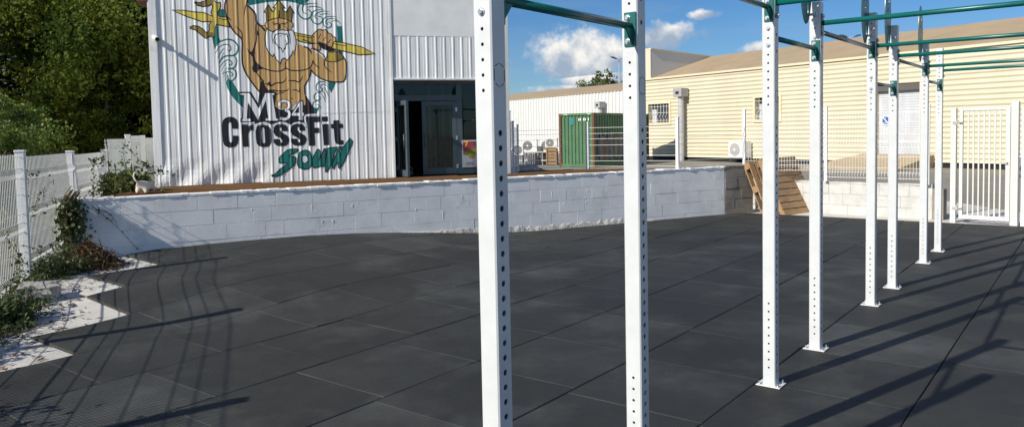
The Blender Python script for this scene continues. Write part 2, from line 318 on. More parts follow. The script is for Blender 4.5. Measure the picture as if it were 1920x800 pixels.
for i in range(-11, 6):
    b0 = -.82 + i * P_
    if b0 < -9.8: continue
    off = {0: .50, -1: .28}.get(i, random.uniform(0, .88))
    if b0 < -9.5: a_start = 4.52
    elif b0 < -8.6: a_start = 3.68
    elif b0 < -7.8: a_start = 3.30
    elif b0 < -6.9: a_start = 2.48
    else: a_start = None
    if i == -2: off = 3.848 % P_
    if i == -3: off = 4.82 % P_
    if i == -1: off = 5.565 % P_
    if a_start is not None: off = a_start % P_
    k0 = -3
    for k in range(k0, 18):
        a0 = off + k * P_; a1 = a0 + P_
        if a_start is not None and a0 < a_start - .01: continue
        if a0 > 14.0: continue
        a1 = min(a1, 14.1)
        cx, cy = (ab(b0 + .44, (a0 + a1) / 2)).xy
        if cy > wall_y(cx) + .6 or cx > 9 or a0 < -2.2: continue
        g = .0028 + abs(random.gauss(0, .0014)); ga = .0012
        dz = random.uniform(-.0015, .0015); tilt = random.gauss(0, .0012); rot = random.gauss(0, .0012)
        nb, na = 5, 5; base = len(V)
        bl = [b0 + g, b0 + g + .006] + [b0 + P_ * t for t in (.25, .5, .75)] + [b0 + P_ - g - .006, b0 + P_ - g]
        al = [a0 + ga, a0 + ga + .005] + [a0 + (a1 - a0) * t for t in (.25, .5, .75)] + [a1 - ga - .005, a1 - ga]
        lift = (random.random() < .25) * random.uniform(.002, .007); lc = random.choice(((0, 0), (0, 1), (1, 0), (1, 1)))
        for jj, av in enumerate(al):
            for ii, bv in enumerate(bl):
                u = (bv - b0) / P_; v = (av - a0) / (a1 - a0)
                x, y = ab(bv + rot * (v - .5), av - rot * (u - .5)).xy
                ed = .0035 if (ii in (0, 6) or jj in (0, 6)) else 0
                z = hz(x, y) + dz + tilt * (u - .5) - ed + lift * max(0, 1 - math.hypot(u - lc[0], v - lc[1])) ** 2
                V.append((x, y, z)); UV.append((u, v))
        sh = (min(1, max(0, random.gauss(.5, .28))), 0, 0)
        rib = 1. if ((b0 < -4.0 and a0 < 3.4 and random.random() < .75)) else 0.
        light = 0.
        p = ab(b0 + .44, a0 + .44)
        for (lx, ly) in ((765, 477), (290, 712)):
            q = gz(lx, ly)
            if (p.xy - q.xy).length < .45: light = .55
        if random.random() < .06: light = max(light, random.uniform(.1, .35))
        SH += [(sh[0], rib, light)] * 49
        for jj in range(6):
            for ii in range(6): n0 = base + jj * 7 + ii; Fs.append((n0, n0 + 1, n0 + 8, n0 + 7))
        ring = [base + ii for ii in range(7)] + [base + jj * 7 + 6 for jj in range(1, 7)] + [base + 42 + ii for ii in range(5, -1, -1)] + [base + jj * 7 for jj in range(5, 0, -1)]
        lb = len(V)
        for r_ in ring: x, y, z = V[r_]; V.append((x, y, z - .024)); UV.append(UV[r_]); SH.append((sh[0], 0, 0))
        for t in range(len(ring)): t2 = (t + 1) % len(ring); Fs.append((ring[t2], ring[t], lb + t, lb + t2))
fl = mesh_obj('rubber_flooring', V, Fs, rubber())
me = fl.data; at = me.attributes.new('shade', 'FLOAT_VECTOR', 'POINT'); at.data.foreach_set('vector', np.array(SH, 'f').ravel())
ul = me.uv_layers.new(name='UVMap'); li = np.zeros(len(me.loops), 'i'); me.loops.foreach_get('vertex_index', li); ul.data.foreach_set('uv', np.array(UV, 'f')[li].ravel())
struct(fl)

# ------------------------------------------------------------------ leaf scatter
def leaves(name, pts, size, mt, parent, nrm_bias=None, elong=1.6, spread=.35, shade=None, flat=0., up=None):
    """pts: Nx3 centres -> one mesh of leaf quads (diamond-ish, folded)"""
    n = len(pts); P = np.asarray(pts, float)
    d = RNG.normal(size=(n, 3)); d[:, 2] -= .25
    if up is not None: d = d * .45 + np.array(up)
    d /= np.linalg.norm(d, axis=1)[:, None]
    e = RNG.normal(size=(n, 3)); e -= (e * d).sum(1)[:, None] * d; e /= np.linalg.norm(e, axis=1)[:, None]
    s = size * RNG.uniform(.55, 1.3, n)[:, None]
    nn = np.cross(d, e)
    a = P - d * s * elong * .5; b_ = P + e * s * .5 + nn * s * .12; c = P + d * s * elong * .5; f = P - e * s * .5 + nn * s * .12
    V = np.stack([a, b_, c, f], 1).reshape(-1, 3); idx = np.arange(n) * 4
    me = bpy.data.meshes.new(name); me.vertices.add(4 * n); me.vertices.foreach_set('co', V.ravel().astype('f'))
    me.loops.add(4 * n); me.loops.foreach_set('vertex_index', np.arange(4 * n, dtype='i')); me.polygons.add(n); me.polygons.foreach_set('loop_start', idx.astype('i')); me.polygons.foreach_set('loop_total', np.full(n, 4, 'i'))
    me.materials.append(mt); at = me.attributes.new('shade', 'FLOAT', 'POINT')
    sh = RNG.beta(2, 2.4, n) if shade is None else np.clip(shade + RNG.normal(0, .12, n), 0, 1)
    at.data.foreach_set('value', np.repeat(sh, 4).astype('f')); me.update(calc_edges=True)
    o = bpy.data.objects.new(name, me); return link(o, parent)
def tree(name, label, cat, base, height, rad, nleaf, lsize, mt, group=None, crown0=.15, nlimb=18, seed=0, lean=(0, 0), elong=1.5):
    rg = random.Random(seed); t = thing(name, label, cat, base, 0, group)
    mb = MB(); top = Vector((lean[0], lean[1], height * .92)); trunk = [Vector((0, 0, -.2)) + (top - Vector((0, 0, 0))) * s + Vector((rg.gauss(0, .05), rg.gauss(0, .05), 0)) * height * .15 * s for s in np.linspace(0, 1, 8)]
    mb.tube(trunk, .035 * height * .6, 8, taper=.01)
    tips = []
    for k in range(nlimb):
        s = crown0 + (1 - crown0) * (k + .5) / nlimb * .95; p0 = trunk[0].lerp(trunk[-1], s); an = rg.uniform(0, 6.28); el = rg.uniform(.1, .8)
        prof = math.sin(math.pi * min(1, max(.08, (s - crown0) / (1 - crown0) * .8 + .2))) ** .6
        ln = rad * prof * rg.uniform(.6, 1.1); dv = Vector((math.cos(an) * math.cos(el), math.sin(an) * math.cos(el), math.sin(el)))
        pts = [p0 + dv * ln * q + Vector((rg.gauss(0, .06), rg.gauss(0, .06), rg.gauss(0, .06) - .12 * q * q)) * ln * q for q in (0, .35, .7, 1)]
        mb.tube(pts, .05 * ln * .35 + .008, 5, taper=.006)
        for q in (.35, .6, .85, 1.05):
            c = pts[0].lerp(pts[-1], q)
            for _ in range(2): tips.append((c + Vector((rg.gauss(0, 1), rg.gauss(0, 1), rg.gauss(0, .8))) * ln * .24, ln * rg.uniform(.11, .27), rg.uniform(.05, .95)))
    mb.build('trunk', M_bark, t, smooth=True)
    w = np.array([q[1] ** 2 for q in tips]); w /= w.sum(); ch = RNG.choice(len(tips), nleaf, p=w)
    cen = np.array([tuple(q[0]) for q in tips])[ch]; rr = np.array([q[1] for q in tips])[ch]; sh = np.array([q[2] for q in tips])[ch]
    g = RNG.normal(size=(nleaf, 3)); g /= np.linalg.norm(g, axis=1)[:, None]; rad_ = rr * RNG.uniform(.25, 1.25, nleaf)
    P = cen + g * rad_[:, None] * np.array([1.15, 1.15, .8])
    leaves('crown', P, lsize, mt, t, shade=sh, elong=elong); return t
G = 'trees behind the left fence'
def tb(px, d): x = (px - CX) / F * d; return (x, d, hz(x, d) + .02)
tree('leafy_tree', 'tall yellow-green leafy tree in the middle behind the left fence', 'tree', tb(105, 15.5), 7.0, 2.35, 56000, .058, L_tree, G, .20, 20, 1)
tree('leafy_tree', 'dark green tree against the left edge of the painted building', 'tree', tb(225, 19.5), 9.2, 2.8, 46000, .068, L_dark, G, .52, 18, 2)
tree('leafy_tree', 'shadowy tree furthest left behind the fence', 'tree', tb(-70, 18), 8.0, 3.2, 46000, .07, L_tree, G, .06, 20, 3)
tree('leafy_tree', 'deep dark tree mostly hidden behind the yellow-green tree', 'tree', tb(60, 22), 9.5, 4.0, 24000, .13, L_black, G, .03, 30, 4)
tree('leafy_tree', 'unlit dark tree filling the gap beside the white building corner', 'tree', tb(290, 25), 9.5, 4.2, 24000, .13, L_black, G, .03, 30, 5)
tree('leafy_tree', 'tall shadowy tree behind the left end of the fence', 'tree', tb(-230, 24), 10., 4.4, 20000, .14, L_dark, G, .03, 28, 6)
tree('young_tree', 'small bright tree lit by the sun at the foot of the dark trees', 'tree', tb(205, 15.2), 3.3, .85, 12000, .048, L_tree, G, .05, 14, 8)
tree('leafy_bush', 'sunlit pale green bush just behind the leftmost fence panel', 'bush', tb(2, 12.3), 2.55, .85, 14000, .042, L_bush, None, .02, 24, 7)
tree('leafy_bush', 'low bush with small leaves behind the second fence panel', 'bush', tb(120, 13.2), 1.6, .75, 8000, .04, L_tree, None, .02, 20, 9)
tree('leafy_tree', 'round green tree top showing above the far white shed roof', 'tree', (9.9, 79., -.09), 8.3, 2.7, 11000, .16, L_far, None, .25, 26, 12)

# ------------------------------------------------------------------ mesh fences
def wire_panel(mb, p, q, z0, z1, folds, pitch=.055, r=.0028, nrm=None):
    p = Vector((*p, 0)); q = Vector((*q, 0)); Lh = (q - p).length; t = (q - p) / Lh; n = nrm or Vector((t.y, -t.x, 0)); dep = .035
    prof = [(z0, 0)]
    for zf in folds: prof += [(zf - .05, 0), (zf, dep), (zf + .05, 0)]
    prof.append((z1, 0)); nv = int(Lh / pitch)
    def tb_(z, o, s): return p + t * s + n * o + Vector((0, 0, z))
    for i in range(nv + 1):
        s = Lh * (i + .5) / (nv + 1); mb.tube([tb_(z, o, s) for z, o in prof], r, 4, cap=False)
    zs = sorted(set([z0 + .03, z1 - .03] + [zf + e for zf in folds for e in (-.05, .05)] + list(np.arange(z0 + .2, z1 - .1, .2))))
    for z in zs:
        if any(abs(z - zf) < .045 for zf in folds): continue
        mb.tube([tb_(z, r * 1.6, 0), tb_(z, r * 1.6, Lh)], r * 1.15, 4, cap=False)
def fence_post(x, y, z0, z1, parent, w=.06, ang=0., lean=(0, 0), notch=True):
    mb = MB(); rot = Matrix.Rotation(ang, 3, 'Z'); n = 1
    c0 = Vector((x, y, z0)); c1 = Vector((x + lean[0], y + lean[1], z1)); P = []
    for c in (c0, c1):
        for i, j in ((-1, -1), (1, -1), (1, 1), (-1, 1)): P.append(c + rot @ Vector((i * w / 2, j * w / 2, 0)))
    mb.add(P, [(3, 2, 1, 0), (4, 5, 6, 7), (0, 1, 5, 4), (1, 2, 6, 5), (2, 3, 7, 6), (3, 0, 4, 7)])
    cap = c1 + Vector((0, 0, .012)); mb.box(cap, (w + .012, w + .012, .024), rot)
    if notch:
        k = int((z1 - z0) / .2)
        for i in range(1, k + 1):
            c = c0.lerp(c1, i / (k + 1)); mb.box(c, (w + .004, w + .004, .010), rot)
    return mb.build('post', M_wire, parent, bevel=.004)
t = thing('mesh_fence', 'long white welded mesh fence with folded panels beside the trees at left', 'fence', (0, 0, 0))
fang = math.atan2(fdir.y, fdir.x); S = [-10., -7.5, -5., -2.5, 0., 2.54, 4.95]
for i, s in enumerate(S):
    x, y = fpt(s); g = hz(x, y); lean = (.11 * -1, -.03) if i == 5 else (0, 0)
    if i == 5: x += .09
    fence_post(x, y, g - .3, {4: 1.50, 5: 1.455, 6: 1.435}.get(i, 1.50), t, .085, fang, lean)
for i in range(len(S) - 1):
    mb = MB(); g = hz(*fpt(S[i])); zt = [1.48, 1.48, 1.48, 1.48, 1.45, 1.42][i]
    wire_panel(mb, fpt(S[i] + .04), fpt(S[i + 1] - .04), g + .06, zt, [g + .22, g + .72, zt - .2], r=.0031)
    mb.build('wire_panel', M_wire, t, fixn=False)
# rear-left fence beside the deck, with pale screening
t = thing('screened_fence', 'stepped white mesh fence with pale screening at the left end of the deck', 'fence')
BL = [gd(196, 300, 12.75), gd(241, 300, 13.2), gd(268, 300, 13.5), gd(298, 300, 13.9)]
for i, p in enumerate(BL): 
    if i: fence_post(p.x, p.y, .3, [1.5, 1.68, 1.66, 1.66][i], t, .075, .6)
for i in range(3):
    a_, b_ = BL[i].xy, BL[i + 1].xy; zt = [1.63, 1.68, 1.64][i]; mb = MB()
    wire_panel(mb, a_, b_, .45, zt, [zt - .14, zt - .62], r=.0034); mb.build('wire_panel', M_wire, t, fixn=False)
    mb = MB(); dx = Vector((.03, .06)); z_ = [.45, .75, 1.0, zt - .14, zt]
    a2 = a_ + dx; b2 = b_ + dx; V = []
    for k, z in enumerate(z_):
        for s in np.linspace(0, 1, 6): p = a2.lerp(b2, s); V.append((p.x, p.y + .02 * math.sin(s * 9 + k), z))
    mesh_obj('screen_cloth', V, [(k * 6 + j, k * 6 + j + 1, (k + 1) * 6 + j + 1, (k + 1) * 6 + j) for k in range(4) for j in range(5)], M_tarp, t)
# a painted board leaning behind that fence (pale blue and yellow patch)
mb = MB(); c = gd(214, 312, 12.98); dirb = (BL[1].xy - BL[0].xy).normalized(); n2 = Vector((dirb.y, -dirb.x))
# ------------------------------------------------------------------ retaining wall
def block_wall(name, P0, P1, ztop, zbot, th, mt, parent, seed, bl=.5, ch=.2, jog=.003, joint=.006, mort=.005, top=True):
    rg = random.Random(seed); P0 = Vector(P0); P1 = Vector(P1); Lh = (P1 - P0).length; t = (P1 - P0) / Lh; n = Vector((t.y, -t.x))   # n = towards the viewer
    mb = MB()
    def W(s, o, z): p = P0 + t * s + n * o; return (p.x, p.y, z)
    def bx(s0, s1, o0, o1, z0, z1):
        mb.add([W(s0, o0, z0), W(s1, o0, z0), W(s1, o1, z0), W(s0, o1, z0), W(s0, o0, z1), W(s1, o0, z1), W(s1, o1, z1), W(s0, o1, z1)],
               [(3, 2, 1, 0), (4, 5, 6, 7), (0, 1, 5, 4), (1, 2, 6, 5), (2, 3, 7, 6), (3, 0, 4, 7)])
    bx(0, Lh, -th, -mort, zbot, ztop - .012)
    z = ztop - .014; r = 0
    while z > zbot:
        hh = ch if r else ch + .015; s = -(.25 if r % 2 else 0) * bl * 2 * rg.uniform(.8, 1.1)
        while s < Lh:
            w = bl * rg.choice((1, 1, 1, 1, .5, .8)); a_ = max(0, s + joint / 2 * rg.uniform(.2, 1.6)); b_ = min(Lh, s + w - joint / 2)
            if b_ - a_ > .03:
                o = rg.gauss(0, jog); jz = abs(rg.gauss(0, .0032)) + .0012
                bx(a_, b_, -.06, o, max(zbot, z - hh + jz + .001), z - rg.uniform(.0006, .003))
            s += w
        z -= hh; r += 1
    if top:  # rough mortar cap
        s = 0
        while s < Lh:
            w = rg.uniform(.05, .22); bx(s, min(Lh, s + w * .995), -th - .002, .004 + rg.uniform(0, .011), ztop - .02 - rg.uniform(0, .014), ztop + rg.uniform(-.004, .006)); s += w
    return mb, W
wall = thing('block_wall', 'long low white painted breeze-block wall holding up the timber deck', 'wall')
wx = lambda x: (x, wall_y(x))
mb, W = block_wall('painted', wx(-5.38), wx(3.98), .89, -.15, .2, M_block, wall, 3, jog=.0008, joint=.005, mort=.009)
rg = random.Random(4)
tl = (Vector(wx(3.98)) - Vector(wx(-5.38))).length
for _ in range(26):       # drips of paint and mortar
    s = rg.uniform(1.5, 8.6); z = rg.choice((.42, .5, .62, .65, .83)); hgt = rg.choice((.015, .02, .03, .05, .10)); o = .004
    for k in range(1 if hgt < .1 else 1): mb.add([W(s, 0, z), W(s + .007, 0, z), W(s + .007, o, z), W(s, o, z), W(s + .002, 0, z - hgt), W(s + .006, 0, z - hgt), W(s + .006, o * .7, z - hgt), W(s + .002, o * .7, z - hgt)],
        [(0, 1, 2, 3), (4, 7, 6, 5), (0, 4, 5, 1), (1, 5, 6, 2), (2, 6, 7, 3), (3, 7, 4, 0)])
mb.build('painted_blocks', M_block, wall, bevel=.0025)
# rough render at the foot
V = []; Fs = []; nS = 260; nZ = 7; fz = np.interp(np.arange(nS), np.arange(0, nS + 6, 4), np.random.default_rng(5).uniform(.55, 1.25, len(np.arange(0, nS + 6, 4)))); fo_n = np.interp(np.arange(nS), np.arange(0, nS + 4, 3), np.random.default_rng(6).uniform(-.4, 1, len(np.arange(0, nS + 4, 3))))
for i in range(nS):
    s = 4.2 + (8.9 - 4.2) * i / (nS - 1); x, y, _ = W(s, 0, 0); g = hz(x, y)
    hh = .075 * ss(4.2, 5.6, s) * (1 - ss(8., 8.9, s)) + .015
    for j in range(nZ):
        q = j / (nZ - 1); o = (1 - q) * .022 + .003 * (j < nZ - 1) + .007 * fo_n[i] * math.sin(3.1 * q) + rg.gauss(0, .0012) * (j < nZ - 1); V.append(W(s, o if j < nZ - 1 else -.004, g - .03 + (hh * fz[i] + .03) * q))
for i in range(nS - 1):
    for j in range(nZ - 1): Fs.append((i * nZ + j, (i + 1) * nZ + j, (i + 1) * nZ + j + 1, i * nZ + j + 1))
mesh_obj('rough_footing', V, Fs, mat('rough_mortar', (.58, .56, .51), .9, var=.3, vscale=14, bump=.004, bscale=70), wall)
mb, W2 = block_wall('raw', wx(3.995), wx(4.62), .90, -.15, .2, M_rawblock, wall, 9, jog=.004, joint=.008)
mb.build('bare_blocks', M_rawblock, wall, bevel=.003)
# low white wall under the right-hand fence
M_lowblock = mat('cream_white_block_paint', (.56, .56, .535), .85, var=.14, vscale=5, bump=.004, bscale=40)
low = thing('low_block_wall', 'low bright white block wall beneath the mesh fence near the gate', 'wall')
mb, W3 = block_wall('low', (4.75, 15.4), (7.18, 13.0), .575, -.15, .18, M_lowblock, low, 12, jog=.002, joint=.006, mort=.009, top=True)
mb.build('painted_blocks', M_lowblock, low, bevel=.0025)
mb = MB(); e = W3((Vector((7.18, 13.0)) - Vector((4.75, 15.4))).length + .09, -.09, 0); mb.box((e[0], e[1], .19), (.17, .2, .62), Matrix.Rotation(R(-44), 3, 'Z')); mb.build('end_pillar', M_rawblock, low, bevel=.006)

# ------------------------------------------------------------------ deck
FO = Vector((-5.47, 11.85)); ft = Vector((5.38, 1.66)).normalized(); fn = Vector((ft.y, -ft.x))       # facade origin / direction / towards the viewer
dk = thing('timber_deck', 'raised brown timber deck running along the painted building', 'deck')
DZ = .885; rg = random.Random(5); mb = MB(); wt = Vector((1, .525)).normalized(); wn = Vector((wt.y, -wt.x))
corners_in = [Vector((-5.62, wall_y(-5.38)))]
def deck_hi(x):   # far boundary y for a given x
    if x < .1: return FO.y + (x - FO.x) * ft.y / ft.x + .02
    if x < 1.45: return 14.25 + .33 * (x - .1) / 1.35
    return 14.58 + (13.9 - 14.58) * (x - 1.45) / 1.55
k = 0; wpl = .118
while k < 26:
    off0 = .115 + k * wpl; off1 = off0 + wpl - .006
    # plank runs parallel to the wall; clip against the far boundary by sampling
    xs = np.arange(-5.34, 3.0, .05)
    def inside(x): 
        y = wall_y(x) + off1 / wt.x; return y < deck_hi(x)
    ins = [inside(q) for q in xs]; i = 0
    while i < len(xs):
        if ins[i]:
            j = i
            while j + 1 < len(xs) and ins[j + 1]: j += 1
            x0, x1 = xs[i], xs[j]; s = x0
            while s < x1 - .05:
                e_ = min(x1, s + rg.uniform(1.8, 3.2)); dz = rg.uniform(-.003, .003)
                P = []
                for zz in (DZ - .025 + dz, DZ + dz):
                    for (xx, of) in ((s + .002, off0), (e_ - .002, off0), (e_ - .002, off1), (s + .002, off1)): P.append((xx, wall_y(xx) + of / wt.x, zz))
                mb.add(P, [(3, 2, 1, 0), (4, 5, 6, 7), (0, 1, 5, 4), (1, 2, 6, 5), (2, 3, 7, 6), (3, 0, 4, 7)]); s = e_
            i = j + 1
        else: i += 1
    k += 1
mb.build('planks', M_deck, dk, bevel=.003)
mb = MB(); mb.prism([(-5.2, wall_y(-5.2) + .14, DZ - .07), (3.0, wall_y(3.0) + .14, DZ - .07), (3.0, 13.9, DZ - .07), (1.45, 14.5, DZ - .07), (.1, 14.2, DZ - .07), (-5.2, FO.y - .02, DZ - .07)], (0, 0, .03)); mb.build('underlay', M_dark, dk)

# ------------------------------------------------------------------ painted metal building
bld = thing('corrugated_building', 'white corrugated metal building with a big painted muscular figure on its front', 'building')
def fu(px, py):
    p = gp(px, py, (FO.x, FO.y, 0), (fn.x, fn.y, 0)); return ((p.xy - FO).dot(ft), p.z)
def fw(u, o, z): p = FO + ft * u + fn * o; return (p.x, p.y, z)
U0 = fu(298, 349)[0] - .0; U1 = fu(957, 325)[0]; UA = fu(737, 330)[0]; UB = fu(939, 326)[0]; ZT = 5.6
ZDOOR = fu(815, 150)[1]; ZSEAM = fu(815, 69)[1]; PER = .152; RH = .0075
def rib(u):
    q = (u - U0) % PER; w = .040
    if q < w:
        e = .011
        return RH * min(1, q / e, (w - q) / e)
    return .0022 * (.6 < (q - w) / (PER - w) < .7) + 0.
def dent(u, z):
    zz = z - DZ; k = math.exp(-max(0, zz) / .30) * float(ss(.52, .22, zz))
    return k * (.034 * math.sin(u * 5.1 + zz * 6) * math.sin(u * 2.3 + 1) + .026 * math.sin(u * 11.3 - zz * 9 + 2)) * float(ss(2.0, 1.3, u)) + .0035 * math.sin(u * 1.7 + z * .8) * math.sin(z * 1.3)
def fo(u, z): return rib(u) + dent(u, z)
def ulist(a, b):
    L_ = [a, b]; k = math.floor((a - U0) / PER)
    while U0 + k * PER < b:
        for q in (0, .011, .029, .040, .1070, .1075, .1182, .1187):
            u = U0 + k * PER + q
            if a < u < b: L_.append(u)
        k += 1
    return sorted(set(round(v, 5) for v in L_))
def rib_sheet(name, a, b, z0, z1, mt, zstep=.09):
    us = ulist(a, b); zs = list(np.arange(z0, min(z1, 2.2), zstep)) + list(np.arange(max(z0, 2.2), z1, .5)) + [z1]
    V = [fw(u, fo(u, z), z) for z in zs for u in us]; n = len(us)
    return mesh_obj(name, V, [(j * n + i, j * n + i + 1, (j + 1) * n + i + 1, (j + 1) * n + i) for j in range(len(zs) - 1) for i in range(n - 1)], mt, bld)
rib_sheet('front_cladding', U0, UA, DZ - .03, ZT, M_facade)
rib_sheet('door_head_cladding', UA + .045, UB, ZDOOR + .03, ZSEAM, M_facade)
def fbox(mb, u0, u1, o0, o1, z0, z1):
    mb.add([fw(u0, o0, z0), fw(u1, o0, z0), fw(u1, o1, z0), fw(u0, o1, z0), fw(u0, o0, z1), fw(u1, o0, z1), fw(u1, o1, z1), fw(u0, o1, z1)],
           [(3, 2, 1, 0), (4, 5, 6, 7), (0, 1, 5, 4), (1, 2, 6, 5), (2, 3, 7, 6), (3, 0, 4, 7)]); return mb
mb = MB(); fbox(mb, UA + .047, UB, -.05, .006, ZSEAM + .003, ZT - .003); mb.build('upper_panel', M_panel, bld)
mb = MB(); fbox(mb, UB + .002, U1, -.28, .03, DZ - .02, ZT); mb.build('corner_trim', M_trim, bld, bevel=.004)
mb = MB(); fbox(mb, U0 - .05, U0 + .07, -.2, .022, DZ - .03, ZT); mb.build('corner_trim', M_facade, bld, bevel=.004)
mb = MB(); fbox(mb, UA + .003, UA + .044, -.3, .03, DZ, ZDOOR + .028); fbox(mb, UA + .046, UB, -.3, .02, ZDOOR, ZDOOR + .028); mb.build('opening_trim', M_facade, bld, bevel=.003)
mb = MB(); fbox(mb, UA + .003, UA + .044, -.03, .02, ZDOOR + .03, ZT); mb.build('seam_trim', M_facade, bld, bevel=.003)
# horizontal sheet laps
mb = MB(); z = fu(690, 209)[1]; fbox(mb, fu(655, 209)[0], UA - .005, RH + .001, RH + .0035, z - .004, z); z = fu(590, 211)[1]; fbox(mb, fu(603, 211)[0], fu(648, 211)[0], RH + .001, RH + .003, z - .0035, z); mb.each('sheet_lap', M_trim, bld)
# side / back walls and roof
bk = 13.; mb = MB()
q = [FO + ft * U0 - fn * .22, FO + ft * (U1 - .01) - fn * .285, FO + ft * (U1 - .01) - fn * bk, FO + ft * U0 - fn * bk]
for i, j in ((1, 2), (2, 3), (3, 0)):
    dv = (q[j] - q[i]); per = Vector((dv.y, -dv.x)).normalized() * .08
    mb.prism([(*q[i], -.1), (*q[j], -.1), (*(q[j] - per), -.1), (*(q[i] - per), -.1)], (0, 0, ZT - .1))
mb.build('side_wall', M_whitesheet, bld)
mb = MB(); e = [FO + ft * (U0 - .25) + fn * .05, FO + ft * (U1 + .25) + fn * .05, FO + ft * (U1 + .25) - fn * (bk + .2), FO + ft * (U0 - .25) - fn * (bk + .2)]
mb.prism([(*p, ZT + .002) for p in e], (0, 0, .12)); mb.build('roof', M_roof, bld)
mb = MB(); fbox(mb, U0 - .2, U0 - .055, -.5, .03, 3.72, 4.2); mb.build('eave_board', M_rust, bld)
# interior room
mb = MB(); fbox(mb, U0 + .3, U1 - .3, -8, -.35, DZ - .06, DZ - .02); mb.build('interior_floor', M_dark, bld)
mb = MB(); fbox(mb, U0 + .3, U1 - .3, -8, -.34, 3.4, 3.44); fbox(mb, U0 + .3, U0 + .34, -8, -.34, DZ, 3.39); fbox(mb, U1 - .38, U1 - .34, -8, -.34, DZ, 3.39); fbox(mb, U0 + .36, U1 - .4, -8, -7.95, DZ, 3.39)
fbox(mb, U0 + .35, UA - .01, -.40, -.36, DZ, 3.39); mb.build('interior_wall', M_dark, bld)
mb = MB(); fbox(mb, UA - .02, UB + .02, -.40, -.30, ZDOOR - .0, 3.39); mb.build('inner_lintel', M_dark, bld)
# glazed front, set back .3 m
ent = bld
O = -.30
u_d0 = fu(757, 325)[0]; u_d1 = fu(800, 325)[0]; u_d2 = fu(866, 325)[0]; z_tr0 = fu(820, 190)[1] + .02; z_tr1 = fu(820, 182)[1] + .05
mb = MB(); fw_ = .06
fbox(mb, UA + .047, UA + .10, O - .05, O, DZ + .003, ZDOOR - .003); fbox(mb, u_d2, u_d2 + .10, O - .05, O + .001, DZ + .003, ZDOOR - .004); fbox(mb, UB - .06, UB - .003, O - .05, O, DZ + .003, ZDOOR - .003)
fbox(mb, UA + .101, u_d2 - .001, O - .06, O + .012, z_tr0, z_tr1); fbox(mb, UA + .101, u_d2 - .001, O - .05, O, ZDOOR - .06, ZDOOR - .003); fbox(mb, u_d2 + .101, UB - .061, O - .05, O, ZDOOR - .06, ZDOOR - .003); fbox(mb, u_d2 + .101, UB - .061, O - .05, O, DZ + .003, DZ + .09)
mb.build('entrance_frame', M_frame, bld, bevel=.003)
mb = MB(); fbox(mb, UA + .102, u_d2 - .002, O - .03, O - .024, z_tr1 + .001, ZDOOR - .061); fbox(mb, u_d2 + .102, UB - .062, O - .03, O - .024, DZ + .091, ZDOOR - .061); mb.each('fixed_glass', M_glass, bld)
def door_leaf(u0, u1, hinge=None, ang=0, nm='glass_door'):
    """leaf in local coordinates x=0..w, y depth, hinged on the left or right edge"""
    w = abs(u1 - u0); hh = z_tr0 - DZ - .02; mb = MB(); s = .075
    mb.bb((0, 0, 0), (s, .045, hh)); mb.bb((w - s, 0, 0), (w, .045, hh)); mb.bb((s + .001, 0, hh - s), (w - s - .001, .045, hh)); mb.bb((s + .001, 0, 0), (w - s - .001, .045, .11))
    o = mb.build(nm, M_frame, bld, bevel=.003); g = MB(); g.bb((s + .001, .018, .111), (w - s - .001, .026, hh - s - .001)); g.build('pane', M_glass, o)
    k = MB(); k.tube([(w - .04, -.035, .48), (w - .04, -.035, .72)], .008, 8); k.tube([(w - .04, 0, .5), (w - .04, -.035, .5)], .006, 6); k.tube([(w - .04, 0, .7), (w - .04, -.035, .7)], .006, 6); k.build('handle', M_lamp, o, smooth=True)
    hg = MB()
    for zz in (.10, .6, hh - .18): hg.bb((-.012, -.008, zz), (.02, 0, zz + .07))
    hg.each('hinge', M_bolt, o); return o
th_ = math.atan2(ft.y, ft.x)
o = door_leaf(u_d1, u_d2); o.location = fw(u_d2 - .002, O + .004, DZ + .012); o.rotation_euler = (0, 0, th_ + math.pi); o.scale = (1, -1, 1)
o = door_leaf(UA + .1, UA + .1 + (u_d1 - UA - .1)); o.location = fw(UA + .115, O + .05, DZ + .012); o.rotation_euler = (0, 0, th_ - R(78))
# green block standing in for lawn reflected in the glass; pale interior posts
mb = MB(); fbox(mb, u_d1 + .12, u_d2 + .3, -1.25, -1.0, DZ + .3, DZ + .62); mb.build('lawn_reflection_block', mat('lawn_reflection_green', (.05, .12, .03), .6), bld)
mb = MB()
for u in (u_d1 + .36, u_d1 + .62, u_d2 + .15): fbox(mb, u, u + .05, -1.6, -1.55, DZ, 3.2)
mb.each('interior_post', M_greysheet, bld)

